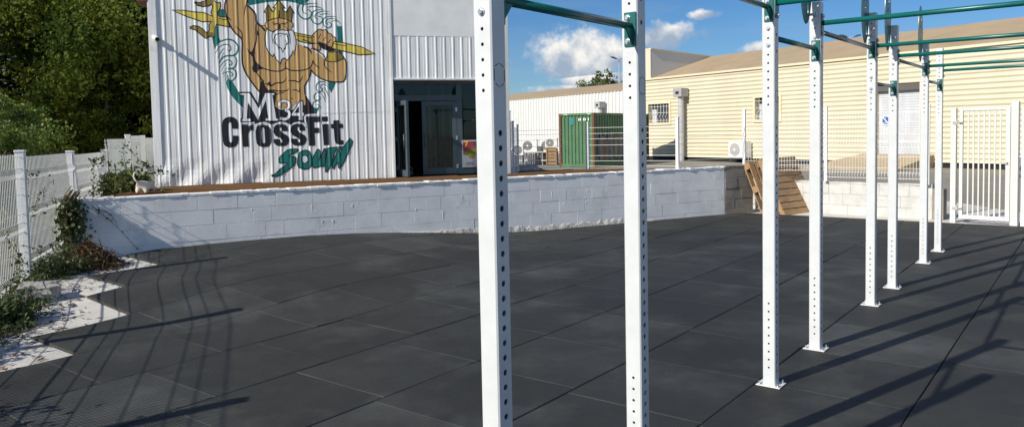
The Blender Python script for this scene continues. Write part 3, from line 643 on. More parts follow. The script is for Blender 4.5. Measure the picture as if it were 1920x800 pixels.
# ------------------------------------------------------------------ mural
LAYER = [0]
class Mural:
    def __init__(s): s.bm = bmesh.new(); s.mats = []; s.layer = LAYER[0]
    def mi(s, m):
        if m not in s.mats: s.mats.append(m)
        return s.mats.index(m)
    def poly(s, pts, mt):
        """pts in facade (u,z)"""
        s.layer += 1; mi = s.mi(mt); lift = .0014 + s.layer * .000026
        pl = [Vector((p[0], p[1], 0)) for p in pts]
        tris = geometry.tessellate_polygon([pl]); b = bmesh.new(); vs = [b.verts.new(p) for p in pl]
        for t_ in tris:
            try: b.faces.new([vs[i] for i in t_])
            except ValueError: pass
        us = [p[0] for p in pts]; zs = [p[1] for p in pts]
        for u in ulist(min(us), max(us)):
            if min(us) < u < max(us): bmesh.ops.bisect_plane(b, geom=b.verts[:] + b.edges[:] + b.faces[:], plane_co=(u, 0, 0), plane_no=(1, 0, 0), dist=1e-6)
        z = math.floor(min(zs) / .09) * .09
        while z < min(max(zs), 2.2):
            if min(zs) < z: bmesh.ops.bisect_plane(b, geom=b.verts[:] + b.edges[:] + b.faces[:], plane_co=(0, z, 0), plane_no=(0, 1, 0), dist=1e-6)
            z += .09
        mp = {}
        for v in b.verts: mp[v] = s.bm.verts.new(fw(v.co.x, fo(v.co.x, v.co.y) + lift, v.co.y))
        for f in b.faces:
            try: nf = s.bm.faces.new([mp[v] for v in f.verts]); nf.material_index = mi
            except ValueError: pass
        b.free()
    def build(s, name):
        LAYER[0] = s.layer + 1; me = bpy.data.meshes.new(name); bmesh.ops.recalc_face_normals(s.bm, faces=s.bm.faces[:]); s.bm.to_mesh(me); s.bm.free()
        for m_ in s.mats: me.materials.append(m_)
        return link(bpy.data.objects.new(name, me), bld)
Z2 = lambda x, y: (280 + x / 4, y / 4)
ZA = lambda x, y: (310 + x / 8, y / 8)
ZB = lambda x, y: (400 + x / 5.717, 70 + y / 5.714)
ZC = lambda x, y: (480 + x / 6.15, y / 6.15)
ZD = lambda x, y: (540 + x / 7.272, y / 7.272)
ZE = lambda x, y: (440 + x / 6.155, 90 + y / 6.155)
ZF = lambda x, y: (400 + x / 6.156, 160 + y / 6.156)
ZG = lambda x, y: (500 + x / 6.153, 160 + y / 6.153)
ZH = lambda x, y: (500 + x / 8.889, 250 + y / 8.889)
def conv(z, pts): return [fu(*z(*p)) for p in pts]
def smooth_pts(pts, n=3, closed=False):
    if len(pts) < 3: return list(pts)
    P = [np.array(p, float) for p in pts]; out = []; N_ = len(P); rng_ = range(N_ if closed else N_ - 1)
    for i in rng_:
        g = lambda k: P[k % N_] if closed else P[min(max(k, 0), N_ - 1)]
        p0, p1, p2, p3 = g(i - 1), g(i), g(i + 1), g(i + 2)
        for t in np.arange(n) / n:
            out.append(tuple(.5 * (2 * p1 + (p2 - p0) * t + (2 * p0 - 5 * p1 + 4 * p2 - p3) * t * t + (3 * p1 - p0 - 3 * p2 + p3) * t ** 3)))
    if not closed: out.append(tuple(P[-1]))
    return out
def stroke_poly(pts, w, closed=False, taper=(1, 1)):
    P = [Vector(p) for p in pts]; Q = [P[0]]
    for p in P[1:]:
        if (p - Q[-1]).length > 1e-4: Q.append(p)
    P = Q; n = len(P); Lf = []; Rt = []
    for i in range(n):
        a_ = P[(i - 1) % n] if (closed or i) else P[0]; b_ = P[(i + 1) % n] if (closed or i < n - 1) else P[-1]
        d1 = (P[i] - a_); d2 = (b_ - P[i]); d1 = d1.normalized() if d1.length else d2.normalized(); d2 = d2.normalized() if d2.length else d1
        nn = Vector((-(d1 + d2).y, (d1 + d2).x)); 
        if nn.length < .2: nn = Vector((-d1.y, d1.x))
        nn.normalize(); c = max(.55, nn.dot(Vector((-d1.y, d1.x)))); f = i / max(1, n - 1); k = taper[0] + (1 - taper[0]) * min(1, f * 4) if f < .5 else taper[1] + (1 - taper[1]) * min(1, (1 - f) * 4)
        Lf.append(P[i] + nn * w / 2 * k / c); Rt.append(P[i] - nn * w / 2 * k / c)
    return Lf, Rt
def stroke(M_, z, pts, w, mt, closed=False, sm=True, taper=(1, 1)):
    """w in photo pixels"""
    p = conv(z, smooth_pts(pts, 3, closed) if sm else pts); ww = w * .0083
    Lf, Rt = stroke_poly(p, ww, closed, taper); n = len(Lf); M_.layer += 0
    for i in range(n if closed else n - 1):
        j = (i + 1) % n; lay = M_.layer; M_.poly([Lf[i], Lf[j], Rt[j], Rt[i]], mt); M_.layer = lay
    M_.layer += 1
def fill(M_, z, pts, mt, sm=False): M_.poly(conv(z, smooth_pts(pts, 3, True) if sm else pts), mt)
K = M_line
# --- ring and waves
mu = Mural()
fill(mu, Z2, [(690, -40), (750, 42), (880, 18), (1010, 8), (1125, 28), (1150, 42), (1200, 2), (1240, -40), (1000, -70)], M_tealp)
fill(mu, ZA, [(750, 390), (790, 390), (800, 560), (830, 620), (760, 690), (745, 750), (715, 640), (705, 570), (740, 560)], M_tealp)
fill(mu, ZA, [(785, 190), (815, 150), (860, 135), (900, 160), (925, 265), (820, 258), (785, 225)], M_tealp)
fill(mu, ZB, [(150, 450), (205, 475), (255, 560), (275, 600), (330, 640), (325, 765), (250, 690), (190, 620), (150, 540), (136, 495)], M_tealp)
fill(mu, ZB, [(0, 0), (60, 0), (55, 60), (30, 95), (18, 130), (0, 60)], M_tealp)
fill(mu, ZD, [(0, 22), (130, 47), (150, 70), (185, 30), (260, 0), (0, -10)], M_tealp)
fill(mu, ZD, [(665, 355), (690, 373), (715, 370), (735, 355), (748, 580), (678, 570)], M_tealp)
fill(mu, ZD, [(700, 690), (745, 700), (742, 770), (725, 740)], M_tealp)
fill(mu, ZE, [(1085, 385), (1175, 390), (1115, 520), (1088, 470)], M_tealp)
fill(mu, ZE, [(908, 698), (972, 700), (945, 758), (908, 758)], M_tealp)
T = M_tealp
for p, w in (([(30, 95), (70, 50), (140, 25), (210, 35), (255, 80), (266, 120), (250, 170), (215, 195), (150, 200), (105, 215), (60, 280)], 3.0), ([(20, 175), (60, 110), (110, 80), (160, 80), (185, 105), (185, 135), (165, 148), (147, 135)], 1.7),
             ([(215, 195), (248, 235), (245, 290), (215, 330), (160, 332)], 2.4), ([(65, 330), (100, 275), (150, 245), (185, 252), (200, 280), (185, 300), (163, 290)], 1.7),
             ([(150, 345), (200, 337), (240, 365), (242, 420), (205, 463), (165, 455), (150, 405)], 2.4), ([(100, 400), (130, 375), (170, 370), (202, 385), (205, 410), (180, 415)], 1.6),
             ([(45, 225), (80, 160), (115, 118)], 1.4), ([(75, 245), (110, 165)], 1.4), ([(80, 360), (135, 280)], 1.4), ([(95, 390), (150, 320)], 1.3), ([(108, 430), (155, 365)], 1.3), ([(120, 460), (155, 395)], 1.3), ([(135, 490), (158, 425)], 1.3)):
    stroke(mu, ZB, p, w, T, taper=(.4, .6))
for p, w in (([(250, 12), (190, 30), (148, 75), (130, 140), (150, 205), (200, 253), (260, 262), (310, 230), (325, 190), (300, 150), (262, 128)], 2.6), ([(405, 55), (320, 52), (240, 60), (200, 95), (195, 140), (215, 178), (252, 190)], 1.8), ([(480, 130), (420, 100), (340, 90), (265, 102)], 1.6),
             ([(490, 140), (400, 137), (340, 165), (312, 220), (325, 285), (370, 323), (420, 330), (460, 300), (470, 265), (445, 230), (410, 228)], 2.2), ([(565, 160), (470, 157), (400, 182), (367, 215), (375, 250), (405, 262)], 1.6), ([(575, 197), (500, 190), (430, 207)], 1.4),
             ([(660, 230), (560, 227), (500, 245), (475, 290), (490, 350), (540, 383), (580, 368), (592, 335), (570, 307), (545, 303)], 2.0), ([(680, 275), (600, 252), (540, 267), (512, 300), (522, 330), (545, 330)], 1.5), ([(725, 335), (690, 298), (650, 285), (590, 292)], 1.5), ([(665, 340), (690, 368), (725, 352)], 1.3)):
    stroke(mu, ZD, p, w, T, taper=(.4, .6))
for p, w in (([(1090, 430), (1040, 395), (985, 390), (947, 420), (942, 475), (968, 505), (1000, 498), (1015, 470), (995, 455)], 2.0), ([(1085, 470), (1050, 425), (1010, 420), (990, 445), (1000, 480)], 1.5), ([(1010, 530), (960, 515), (920, 540), (917, 590), (950, 605), (983, 592), (985, 565), (962, 557)], 1.8),
             ([(990, 640), (950, 610), (908, 630), (902, 680), (935, 700), (968, 688), (970, 660), (945, 652)], 1.8), ([(1080, 560), (1055, 490), (1030, 450)], 1.3), ([(1060, 590), (1035, 520), (1005, 500)], 1.3), ([(1050, 625), (1030, 575), (1000, 540)], 1.3), ([(1000, 690), (980, 650)], 1.2)):
    stroke(mu, ZE, p, w, T, taper=(.4, .6))
mu.build('painted_waves')
# --- figure
mu = Mural()
TR = [(98, 155), (270, 158), (420, 182), (575, 192), (705, 250), (685, 195), (705, 130), (712, 85), (690, 70), (640, 95), (560, 105), (480, 85), (440, 45), (450, 35), (520, 45), (600, 15), (660, -20), (715, -10), (740, 25), (790, 50), (820, 40), (830, 90), (815, 145), (785, 190), (785, 225), (820, 255), (940, 265), (960, 330), (960, 410), (770, 370), (745, 420), (740, 560), (720, 570), (680, 545), (650, 555), (620, 582), (590, 570), (450, 455), (375, 430), (370, 410), (420, 388), (500, 400), (570, 445), (605, 490), (640, 485), (660, 465), (655, 380), (690, 325), (550, 330), (420, 285), (280, 235)]
fill(mu, ZA, TR, M_gold)
fill(mu, ZA, [(450, 455), (375, 430), (370, 410), (420, 388), (500, 400), (570, 445), (605, 490), (640, 485), (720, 490), (735, 560), (680, 545), (650, 555), (620, 582), (590, 570)], M_goldd)
fill(mu, ZA, [(480, 85), (440, 45), (450, 35), (520, 45), (600, 15), (660, -20), (712, -10), (714, 60), (690, 70), (640, 95), (560, 105)], M_goldd)
stroke(mu, ZA, TR, 1.9, K, closed=True, sm=False)
stroke(mu, ZA, [(805, 275), (850, 295), (925, 300)], 1.6, K)
fill(mu, ZD, [(60, 440), (330, 500), (330, 600), (170, 570), (60, 520)], M_gold); stroke(mu, ZD, [(60, 445), (200, 470), (335, 497)], 1.8, K); stroke(mu, ZD, [(80, 480), (330, 522)], 1.5, K); stroke(mu, ZD, [(90, 530), (180, 572), (330, 602)], 1.9, K)
fill(mu, ZA, [(1380, 380), (1440, 385), (1530, 395), (1540, 480), (1440, 430)], M_gold); stroke(mu, ZA, [(1430, 385), (1530, 395)], 1.6, K); stroke(mu, ZA, [(1440, 430), (1530, 440)], 1.4, K)
# raised fist above the frame and the body
SK = [(590, -90), (575, 0), (565, 60), (580, 130), (610, 200), (650, 255), (695, 300), (696, 400), (700, 480), (720, 540), (760, 605), (805, 665), (850, 715), (930, 745), (945, 802), (965, 808), (1056, 828), (1088, 782), (1140, 750), (1160, 789), (1172, 782), (1170, 737), (1163, 646), (1173, 633), (1202, 587), (1212, 522), (1244, 561), (1290, 591), (1355, 610), (1446, 613), (1469, 581), (1475, 490), (1465, 444), (1420, 392), (1335, 392), (1329, 418), (1316, 452), (1290, 420), (1240, 385), (1190, 360), (1130, 335), (1090, 330), (1000, 300), (880, 300), (878, 240), (840, 200), (802, 165), (795, 110), (770, 75), (735, 45), (742, -90)]
fill(mu, Z2, SK, M_skin)
stroke(mu, Z2, [(590, -90), (575, 0), (565, 60), (580, 130), (610, 200), (650, 255), (695, 300), (696, 400), (700, 480), (720, 540), (760, 605), (805, 665), (835, 700)], 3.0, K)
stroke(mu, Z2, [(742, -90), (738, 0), (720, 60), (712, 120)], 2.2, K, taper=(1, .2)); stroke(mu, Z2, [(735, 42), (770, 75), (795, 110), (802, 165), (840, 200), (868, 235)], 3.4, K)
stroke(mu, ZA, [(925, 250), (960, 285), (990, 315)], 2.0, K, taper=(1, .2)); stroke(mu, ZA, [(1050, 395), (1100, 440), (1150, 500), (1155, 600)], 2.0, K, taper=(.2, 1))
stroke(mu, ZA, [(1365, 350), (1360, 450), (1365, 600), (1340, 700), (1320, 790)], 3.0, K); fill(mu, ZA, [(1365, 430), (1400, 500), (1408, 560), (1385, 530), (1365, 540)], K)
fill(mu, ZA, [(1215, 720), (1265, 775), (1295, 780), (1335, 690), (1345, 800), (1310, 860), (1255, 800)], K)
fill(mu, ZE, [(140, 10), (185, 50), (215, 30), (240, -30), (228, 90), (245, 160), (285, 205), (345, 240), (275, 255), (262, 290), (330, 375), (315, 385), (245, 290), (215, 275), (200, 235), (215, 190), (205, 100)], K)
fill(mu, ZE, [(300, 395), (335, 372), (352, 440), (390, 490), (460, 500), (462, 540), (440, 525), (350, 525), (290, 650), (268, 665), (285, 480)], K)
stroke(mu, ZE, [(238, 160), (285, 208), (345, 242), (450, 268), (540, 265), (590, 237), (640, 257), (720, 265), (800, 255), (875, 225), (905, 145)], 2.3, K); stroke(mu, ZE, [(592, 235), (582, 190), (590, 160)], 2.0, K, taper=(1, .3))
for p, w in (([(350, 410), (385, 425), (425, 437), (470, 408), (560, 397), (600, 345)], 2.6), ([(615, 380), (690, 380), (745, 392), (790, 322)], 2.4), ([(365, 495), (430, 487), (520, 500), (600, 492), (632, 465)], 2.4), ([(655, 490), (710, 485), (745, 505), (752, 452)], 2.0), ([(470, 552), (500, 528), (580, 515)], 1.8), ([(638, 592), (658, 582), (674, 594)], 1.4), ([(455, 610), (500, 625)], 1.5)):
    stroke(mu, ZE, p, w, K, taper=(.4, .2))
fill(mu, ZE, [(370, 415), (400, 385), (425, 430), (415, 440)], K)
stroke(mu, ZE, [(880, 240), (870, 320), (820, 415), (806, 445), (812, 540)], 2.4, K)
fill(mu, ZE, [(808, 540), (830, 560), (915, 700), (910, 765), (770, 765), (780, 670), (812, 660), (822, 640)], K)
stroke(mu, ZE, [(880, 252), (930, 310), (1000, 355), (1100, 388), (1240, 392), (1278, 340), (1287, 200), (1270, 130), (1200, 35)], 2.4, K)
stroke(mu, ZE, [(1045, 120), (1035, 190), (1060, 240), (1130, 290)], 2.0, K, taper=(1, .2)); stroke(mu, ZE, [(905, 160), (940, 205), (985, 235)], 2.0, K, taper=(1, .2)); stroke(mu, ZE, [(880, 5), (960, 40), (1020, 80), (1047, 125)], 2.0, K); stroke(mu, ZE, [(800, -15), (860, 15), (890, 72)], 3.0, K, taper=(1, .2))
stroke(mu, ZE, [(785, -95), (840, -75), (900, -45)], 2.0, K)
# right blade, hand, bracelet
BLD = [(590, 572), (730, 580), (900, 620), (1010, 645), (1185, 735), (1090, 745), (970, 750), (780, 705), (590, 660)]
fill(mu, ZD, BLD, M_gold); stroke(mu, ZD, BLD, 1.9, K, closed=True, sm=False); stroke(mu, ZD, [(620, 600), (720, 618), (810, 630)], 1.6, K, taper=(1, .2))
fill(mu, ZE, [(1070, 45), (1190, 35), (1255, 125), (1180, 157), (1120, 162), (1055, 150)], M_goldd); fill(mu, ZE, [(1072, 45), (1150, 42), (1155, 160), (1120, 162), (1055, 150)], M_gold)
stroke(mu, ZE, [(1050, 148), (1120, 162), (1180, 157), (1258, 123)], 1.8, K); stroke(mu, ZE, [(1070, 45), (1130, 52), (1192, 35)], 1.6, K); stroke(mu, ZE, [(1072, 45), (1065, 100), (1046, 150)], 1.8, K)
HND = [(325, 490), (400, 412), (450, 402), (465, 420), (515, 405), (545, 450), (590, 470), (605, 500), (640, 510), (655, 560), (620, 580), (590, 660), (520, 640), (430, 580), (410, 600), (330, 590)]
fill(mu, ZD, HND, M_skin); stroke(mu, ZD, HND, 1.9, K, closed=True, sm=False)
TH = [(335, 600), (410, 590), (440, 640), (445, 680), (420, 690), (330, 650)]; fill(mu, ZD, TH, M_skin); stroke(mu, ZD, TH, 1.7, K, closed=True, sm=False)
fill(mu, ZD, [(412, 568), (520, 600), (540, 625), (590, 640), (600, 665), (660, 680), (635, 698), (580, 707), (530, 692), (465, 665), (430, 620)], K)
for p in ([(410, 535), (450, 465)], [(475, 562), (512, 510)], [(545, 592), (578, 542)], [(330, 490), (360, 515)]): stroke(mu, ZD, p, 1.4, K, sm=False)
# head
FC = [(120, 250), (190, 220), (265, 208), (340, 220), (408, 255), (418, 310), (405, 350), (390, 375), (300, 355), (270, 358), (240, 350), (190, 375), (150, 350), (122, 330), (110, 290)]
fill(mu, ZC, FC, M_skin)
stroke(mu, ZC, [(132, 262), (110, 268), (105, 300), (118, 325), (135, 332)], 1.6, K); stroke(mu, ZC, [(405, 262), (424, 272), (424, 302), (408, 322)], 1.6, K)
BR = [(122, 335), (150, 352), (190, 370), (240, 344), (270, 354), (305, 347), (370, 358), (405, 345), (435, 370), (455, 430), (462, 500), (455, 560), (440, 635), (428, 585), (405, 640), (350, 705), (345, 680), (320, 672), (295, 690), (283, 738), (235, 690), (208, 625), (190, 655), (140, 600), (115, 540), (105, 450), (112, 380)]
fill(mu, ZC, BR, M_wpaint); stroke(mu, ZC, BR, 1.9, K, closed=True, sm=False)
stroke(mu, ZC, [(198, 518), (186, 440), (190, 385), (235, 352)], 1.5, K, taper=(.3, 1)); stroke(mu, ZC, [(370, 362), (390, 420), (397, 518)], 1.5, K, taper=(1, .3))
stroke(mu, ZC, [(210, 490), (205, 460), (225, 405), (240, 397), (285, 386), (335, 402), (350, 392), (378, 465), (380, 490), (345, 525), (340, 565), (325, 560), (310, 610), (290, 560), (268, 545), (262, 570), (245, 520)], 1.8, K, closed=True, sm=False)
fill(mu, ZC, [(268, 415), (302, 415), (285, 424)], K); stroke(mu, ZC, [(235, 440), (225, 480), (238, 520)], 1.2, K); stroke(mu, ZC, [(335, 460), (350, 490), (345, 520)], 1.2, K)
stroke(mu, ZC, [(190, 262), (215, 274), (258, 272)], 1.8, K); stroke(mu, ZC, [(197, 285), (238, 291)], 1.4, K); stroke(mu, ZC, [(290, 276), (330, 272), (368, 262)], 1.8, K); stroke(mu, ZC, [(310, 285), (355, 283)], 1.3, K)
fill(mu, ZC, [(262, 275), (285, 275), (283, 345), (256, 335)], K); stroke(mu, ZC, [(315, 295), (350, 320), (362, 350)], 1.4, K)
CR = [(120, 250), (115, 145), (93, 143), (140, 58), (188, 138), (205, 130), (215, 118), (226, 95), (195, 92), (262, 8), (335, 95), (305, 95), (310, 122), (350, 142), (390, 70), (435, 150), (418, 152), (408, 258), (340, 222), (265, 208), (190, 222)]
fill(mu, ZC, CR, M_gold)
fill(mu, ZC, [(115, 145), (93, 143), (140, 58), (185, 135), (172, 140), (170, 228), (120, 250)], M_goldd); fill(mu, ZC, [(372, 145), (350, 142), (390, 70), (435, 150), (418, 152), (408, 258), (372, 238)], M_goldd); fill(mu, ZC, [(268, 20), (330, 95), (305, 95), (310, 122), (365, 145), (365, 232), (268, 208)], M_goldd)
stroke(mu, ZC, CR, 1.8, K, closed=True, sm=False); fill(mu, ZC, [(262, 120), (272, 120), (278, 205), (262, 205)], K)
mu.build('painted_figure')
# --- lettering
mu = Mural(); B = M_black; Wp = M_wpaint
fill(mu, ZF, [(288, 76), (430, 76), (515, 212), (528, 120), (560, 70), (725, 78), (715, 245), (780, 285), (850, 275), (905, 285), (970, 275), (1025, 235), (1075, 265), (1075, 430), (1010, 435), (880, 452), (850, 432), (690, 442), (660, 462), (600, 435), (520, 432), (480, 442), (460, 425), (310, 425), (315, 380), (333, 375), (343, 130), (293, 120)], B)
fill(mu, ZF, [(305, 92), (415, 92), (525, 270), (600, 92), (705, 92), (700, 112), (680, 115), (725, 385), (748, 388), (748, 408), (605, 408), (605, 385), (635, 380), (605, 170), (515, 400), (400, 195), (385, 385), (428, 388), (428, 415), (325, 415), (325, 392), (345, 385), (355, 115), (308, 112)], Wp)
p3a = [(148, 240), (150, 208), (175, 185), (215, 182), (250, 200), (258, 230), (245, 262), (215, 282)]; p3b = [(215, 284), (255, 308), (262, 345), (235, 382), (195, 392), (158, 376)]
stroke(mu, ZG, p3a, 7.2, B); stroke(mu, ZG, p3a, 4.6, Wp, taper=(1.2, 1)); stroke(mu, ZG, p3b, 5.0, Wp, taper=(1, 1.2))
F4 = [(283, 350), (285, 338), (385, 188), (412, 184), (413, 318), (427, 318), (427, 352), (413, 352), (413, 402), (373, 402), (373, 352)]
stroke(mu, ZG, [(290, 330), (385, 186), (412, 182), (418, 300)], 3.4, B, sm=False); fill(mu, ZG, F4, Wp); fill(mu, ZG, [(318, 320), (374, 320), (374, 236)], B)
for z, p in ((ZF, [(312, 437), (395, 437), (475, 432)]), (ZF, [(488, 475), (520, 447), (580, 432), (640, 447), (664, 476)]), (ZF, [(690, 476), (725, 444), (790, 431), (850, 445), (866, 470)]), (ZF, [(892, 470), (935, 440), (990, 431), (1040, 445), (1064, 480)]), (ZG, [(450, 440), (450, 348), (605, 343)])): stroke(mu, z, p, 3.0, Wp)
fill(mu, ZF, [(285, 500), (285, 440), (270, 395), (235, 368), (185, 363), (140, 375), (110, 405), (98, 460), (98, 520), (110, 640), (125, 690), (160, 712), (210, 718), (255, 705), (282, 670), (292, 620), (290, 580), (222, 580), (222, 630), (212, 658), (195, 660), (180, 640), (172, 560), (170, 460), (178, 430), (195, 425), (210, 440), (218, 500)], B)
fill(mu, ZF, [(322, 455), (400, 455), (402, 482), (425, 460), (460, 455), (462, 515), (425, 520), (405, 545), (400, 580), (408, 705), (340, 710)], B)
fill(mu, ZF, [(575, 455), (630, 465), (660, 500), (670, 560), (672, 640), (655, 690), (620, 710), (570, 712), (525, 700), (500, 670), (490, 600), (487, 530), (500, 480), (530, 460)], B)
fill(mu, ZF, [(558, 505), (573, 485), (588, 500), (595, 600), (598, 655), (588, 670), (573, 665), (563, 640), (557, 560)], Wp)
S1 = [(860, 528), (858, 485), (830, 455), (775, 450), (720, 460), (695, 492), (692, 540), (715, 580), (775, 612), (800, 635), (800, 656), (787, 665), (772, 650), (770, 620), (697, 620), (700, 665), (730, 695), (790, 703), (840, 695), (870, 660), (875, 615), (855, 580), (800, 550), (768, 520), (765, 495), (776, 482), (790, 490), (795, 528)]
fill(mu, ZF, S1, B); fill(mu, lambda x, y: (ZF(x, y)[0] + 32.3, ZF(x, y)[1] - .8), S1, B)
fill(mu, ZG, [(462, 360), (618, 360), (618, 422), (545, 425), (548, 490), (605, 490), (605, 548), (552, 552), (560, 692), (485, 698)], B)
fill(mu, ZG, [(635, 362), (703, 360), (705, 415), (640, 418)], B); fill(mu, ZG, [(640, 448), (710, 445), (722, 688), (658, 692)], B)
fill(mu, ZG, [(770, 405), (835, 402), (838, 445), (880, 443), (880, 492), (842, 495), (850, 620), (858, 635), (885, 632), (886, 680), (830, 685), (795, 670), (785, 640), (772, 495), (742, 497), (740, 447), (768, 446)], B)
SO = [[(85, 695), (140, 680), (215, 600), (345, 510), (335, 492), (215, 495), (205, 430), (220, 390), (340, 280), (400, 262), (510, 258), (525, 275), (495, 310), (385, 365), (375, 385), (460, 385), (485, 410), (480, 480), (450, 540), (370, 600), (240, 690), (160, 715), (90, 715)],
      [(540, 330), (590, 290), (660, 278), (710, 300), (745, 370), (755, 480), (740, 545), (690, 590), (620, 595), (540, 570), (515, 520), (520, 420)],
      [(760, 430), (840, 270), (865, 265), (890, 300), (890, 380), (862, 450), (882, 440), (955, 260), (985, 255), (975, 540), (900, 550), (790, 575), (755, 530)],
      [(962, 262), (1040, 240), (1280, 222), (1275, 260), (1220, 272), (1140, 290), (1110, 400), (1080, 520), (1010, 635), (980, 640), (975, 500), (1000, 350), (1010, 300), (972, 290)],
      [(1140, 390), (1185, 300), (1222, 300), (1228, 370), (1262, 250), (1385, 85), (1430, 130), (1420, 180), (1290, 470), (1220, 590), (1195, 570), (1195, 480), (1150, 520), (1120, 590), (1095, 570), (1090, 520)]]
for p in SO: fill(mu, ZH, p, M_tealp); stroke(mu, ZH, p, 2.0, B, closed=True, sm=False)
OH = [(635 + 55 * math.cos(q), 432 + 66 * math.sin(q)) for q in np.linspace(0, 6.28, 17)[:-1]]; fill(mu, ZH, OH, Wp); stroke(mu, ZH, OH, 1.9, B, closed=True, sm=False)
stroke(mu, ZH, [(680, 345), (725, 352)], 1.6, B)
mu.build('painted_lettering')

# ------------------------------------------------------------------ things on the facade
t = thing('security_camera', 'small white security camera on a bracket high at the building corner', 'camera')
u, z = fu(304, 74); p0 = Vector(fw(u - .08, .01, z)); mb = MB(); mb.tube([p0, p0 + Vector((*fn, 0)) * .06], .045, 12); mb.tube([p0 + Vector((*fn, 0)) * .06, p0 + Vector((*fn, 0)) * .16 + Vector((0, 0, -.01))], .014, 8); mb.build('bracket', M_plastic, t, smooth=False)
d3 = (Vector((*ft, 0)) * .35 + Vector((*fn, 0)) * .85 + Vector((0, 0, -.25))).normalized(); q0 = p0 + Vector((*fn, 0)) * .15
mb = MB(); mb.tube([q0 - d3 * .05, q0 + d3 * .13], .036, 12); mb.build('housing', M_plastic, t); mb = MB(); mb.tube([q0 + d3 * .131, q0 + d3 * .137], .030, 12); mb.build('lens', M_black, t)
t = thing('poster', 'portrait poster with a yellow seven on red, taped inside the entrance glass', 'poster')
u0 = fu(874, 300)[0]; z1 = fu(880, 263)[1]; z0 = fu(880, 315)[1]; pw = (z1 - z0) * .70; oz = O + .008
mb = MB(); fbox(mb, u0, u0 + pw, oz - .004, oz, z0, z1); mb.build('sheet', mat('poster_paper', (.5, .5, .5), .5), t)
def quad(mbx, pts, o): mbx.add([fw(u0 + a_ * pw, o, z0 + b_ * (z1 - z0)) for a_, b_ in pts], [tuple(range(len(pts)))])
mb = MB(); quad(mb, [(.06, .96), (.06, .52), (.42, .66), (.95, .72), (.95, .96)], oz + .0008); mb.build('red_area', mat('poster_red', (.30, .04, .06), .5), t)
mb = MB(); quad(mb, [(.06, .52), (.42, .66), (.95, .72), (.95, .5), (.4, .43), (.06, .47)], oz + .0010); mb.build('olive_band', mat('poster_olive', (.16, .20, .02), .5), t)
mb = MB(); quad(mb, [(.28, .45), (.42, .54), (.75, .46), (.7, .33), (.45, .32)], oz + .0014); mb.build('food_picture', mat('poster_food', (.5, .30, .06), .5, var=.4, vscale=30), t)
mb = MB(); quad(mb, [(.62, .95), (.62, .78), (.8, .76), (.9, .9), (.85, .95)], oz + .0014); mb.build('portrait_picture', mat('poster_dark', (.10, .05, .06), .6), t)
mb = MB(); quad(mb, [(.2, .17), (.6, .18), (.6, .14), (.2, .13)], oz + .0014); quad(mb, [(.2, .10), (.6, .11), (.6, .09), (.2, .08)], oz + .0014); quad(mb, [(.45, .735), (.93, .76), (.93, .735), (.45, .71)], oz + .0016); mb.each('text_line', mat('poster_text', (.25, .1, .14), .6), t)
def text_mesh(body, size, mt, parent, name, M4, ext=.0006):
    cu = bpy.data.curves.new(name, 'FONT'); cu.body = body; cu.size = size; cu.align_x = 'CENTER'; cu.align_y = 'CENTER'; cu.extrude = ext; cu.offset = size * .012
    o = bpy.data.objects.new(name, cu); C.objects.link(o); dg = bpy.context.evaluated_depsgraph_get(); me = bpy.data.meshes.new_from_object(o.evaluated_get(dg)); bpy.data.objects.remove(o)
    me.materials.clear(); me.materials.append(mt); me.transform(M4); return link(bpy.data.objects.new(name, me), parent)
Mf = Matrix((Vector((*ft, 0)), Vector((0, 0, 1)), Vector((*fn, 0)))).transposed().to_4x4(); Mf.translation = Vector(fw(u0 + .22 * pw, oz + .002, z0 + .83 * (z1 - z0)))
text_mesh('7', .16, mat('poster_yellow', (.8, .5, .02), .5), t, 'numeral', Mf)
t = thing('kettlebell', 'small black kettlebell holding the entrance door open', 'kettlebell'); p = Vector(fw(fu(768, 330)[0], .03, DZ + .003))
bm = bmesh.new(); bmesh.ops.create_uvsphere(bm, u_segments=16, v_segments=12, radius=.062); 
for v in bm.verts: v.co.z = max(v.co.z, -.05)
me = bpy.data.meshes.new('ball'); bm.to_mesh(me); bm.free(); me.materials.append(M_black); o = link(bpy.data.objects.new('ball', me), t); o.location = p + Vector((0, 0, .05))
mb = MB(); mb.tube([p + Vector((ft.x * q[0], ft.y * q[0], q[1])) for q in ((-.042, .09), (-.05, .125), (-.03, .16), (0, .168), (.03, .16), (.05, .125), (.042, .09))], .011, 8); mb.build('handle', M_black, t, smooth=True)

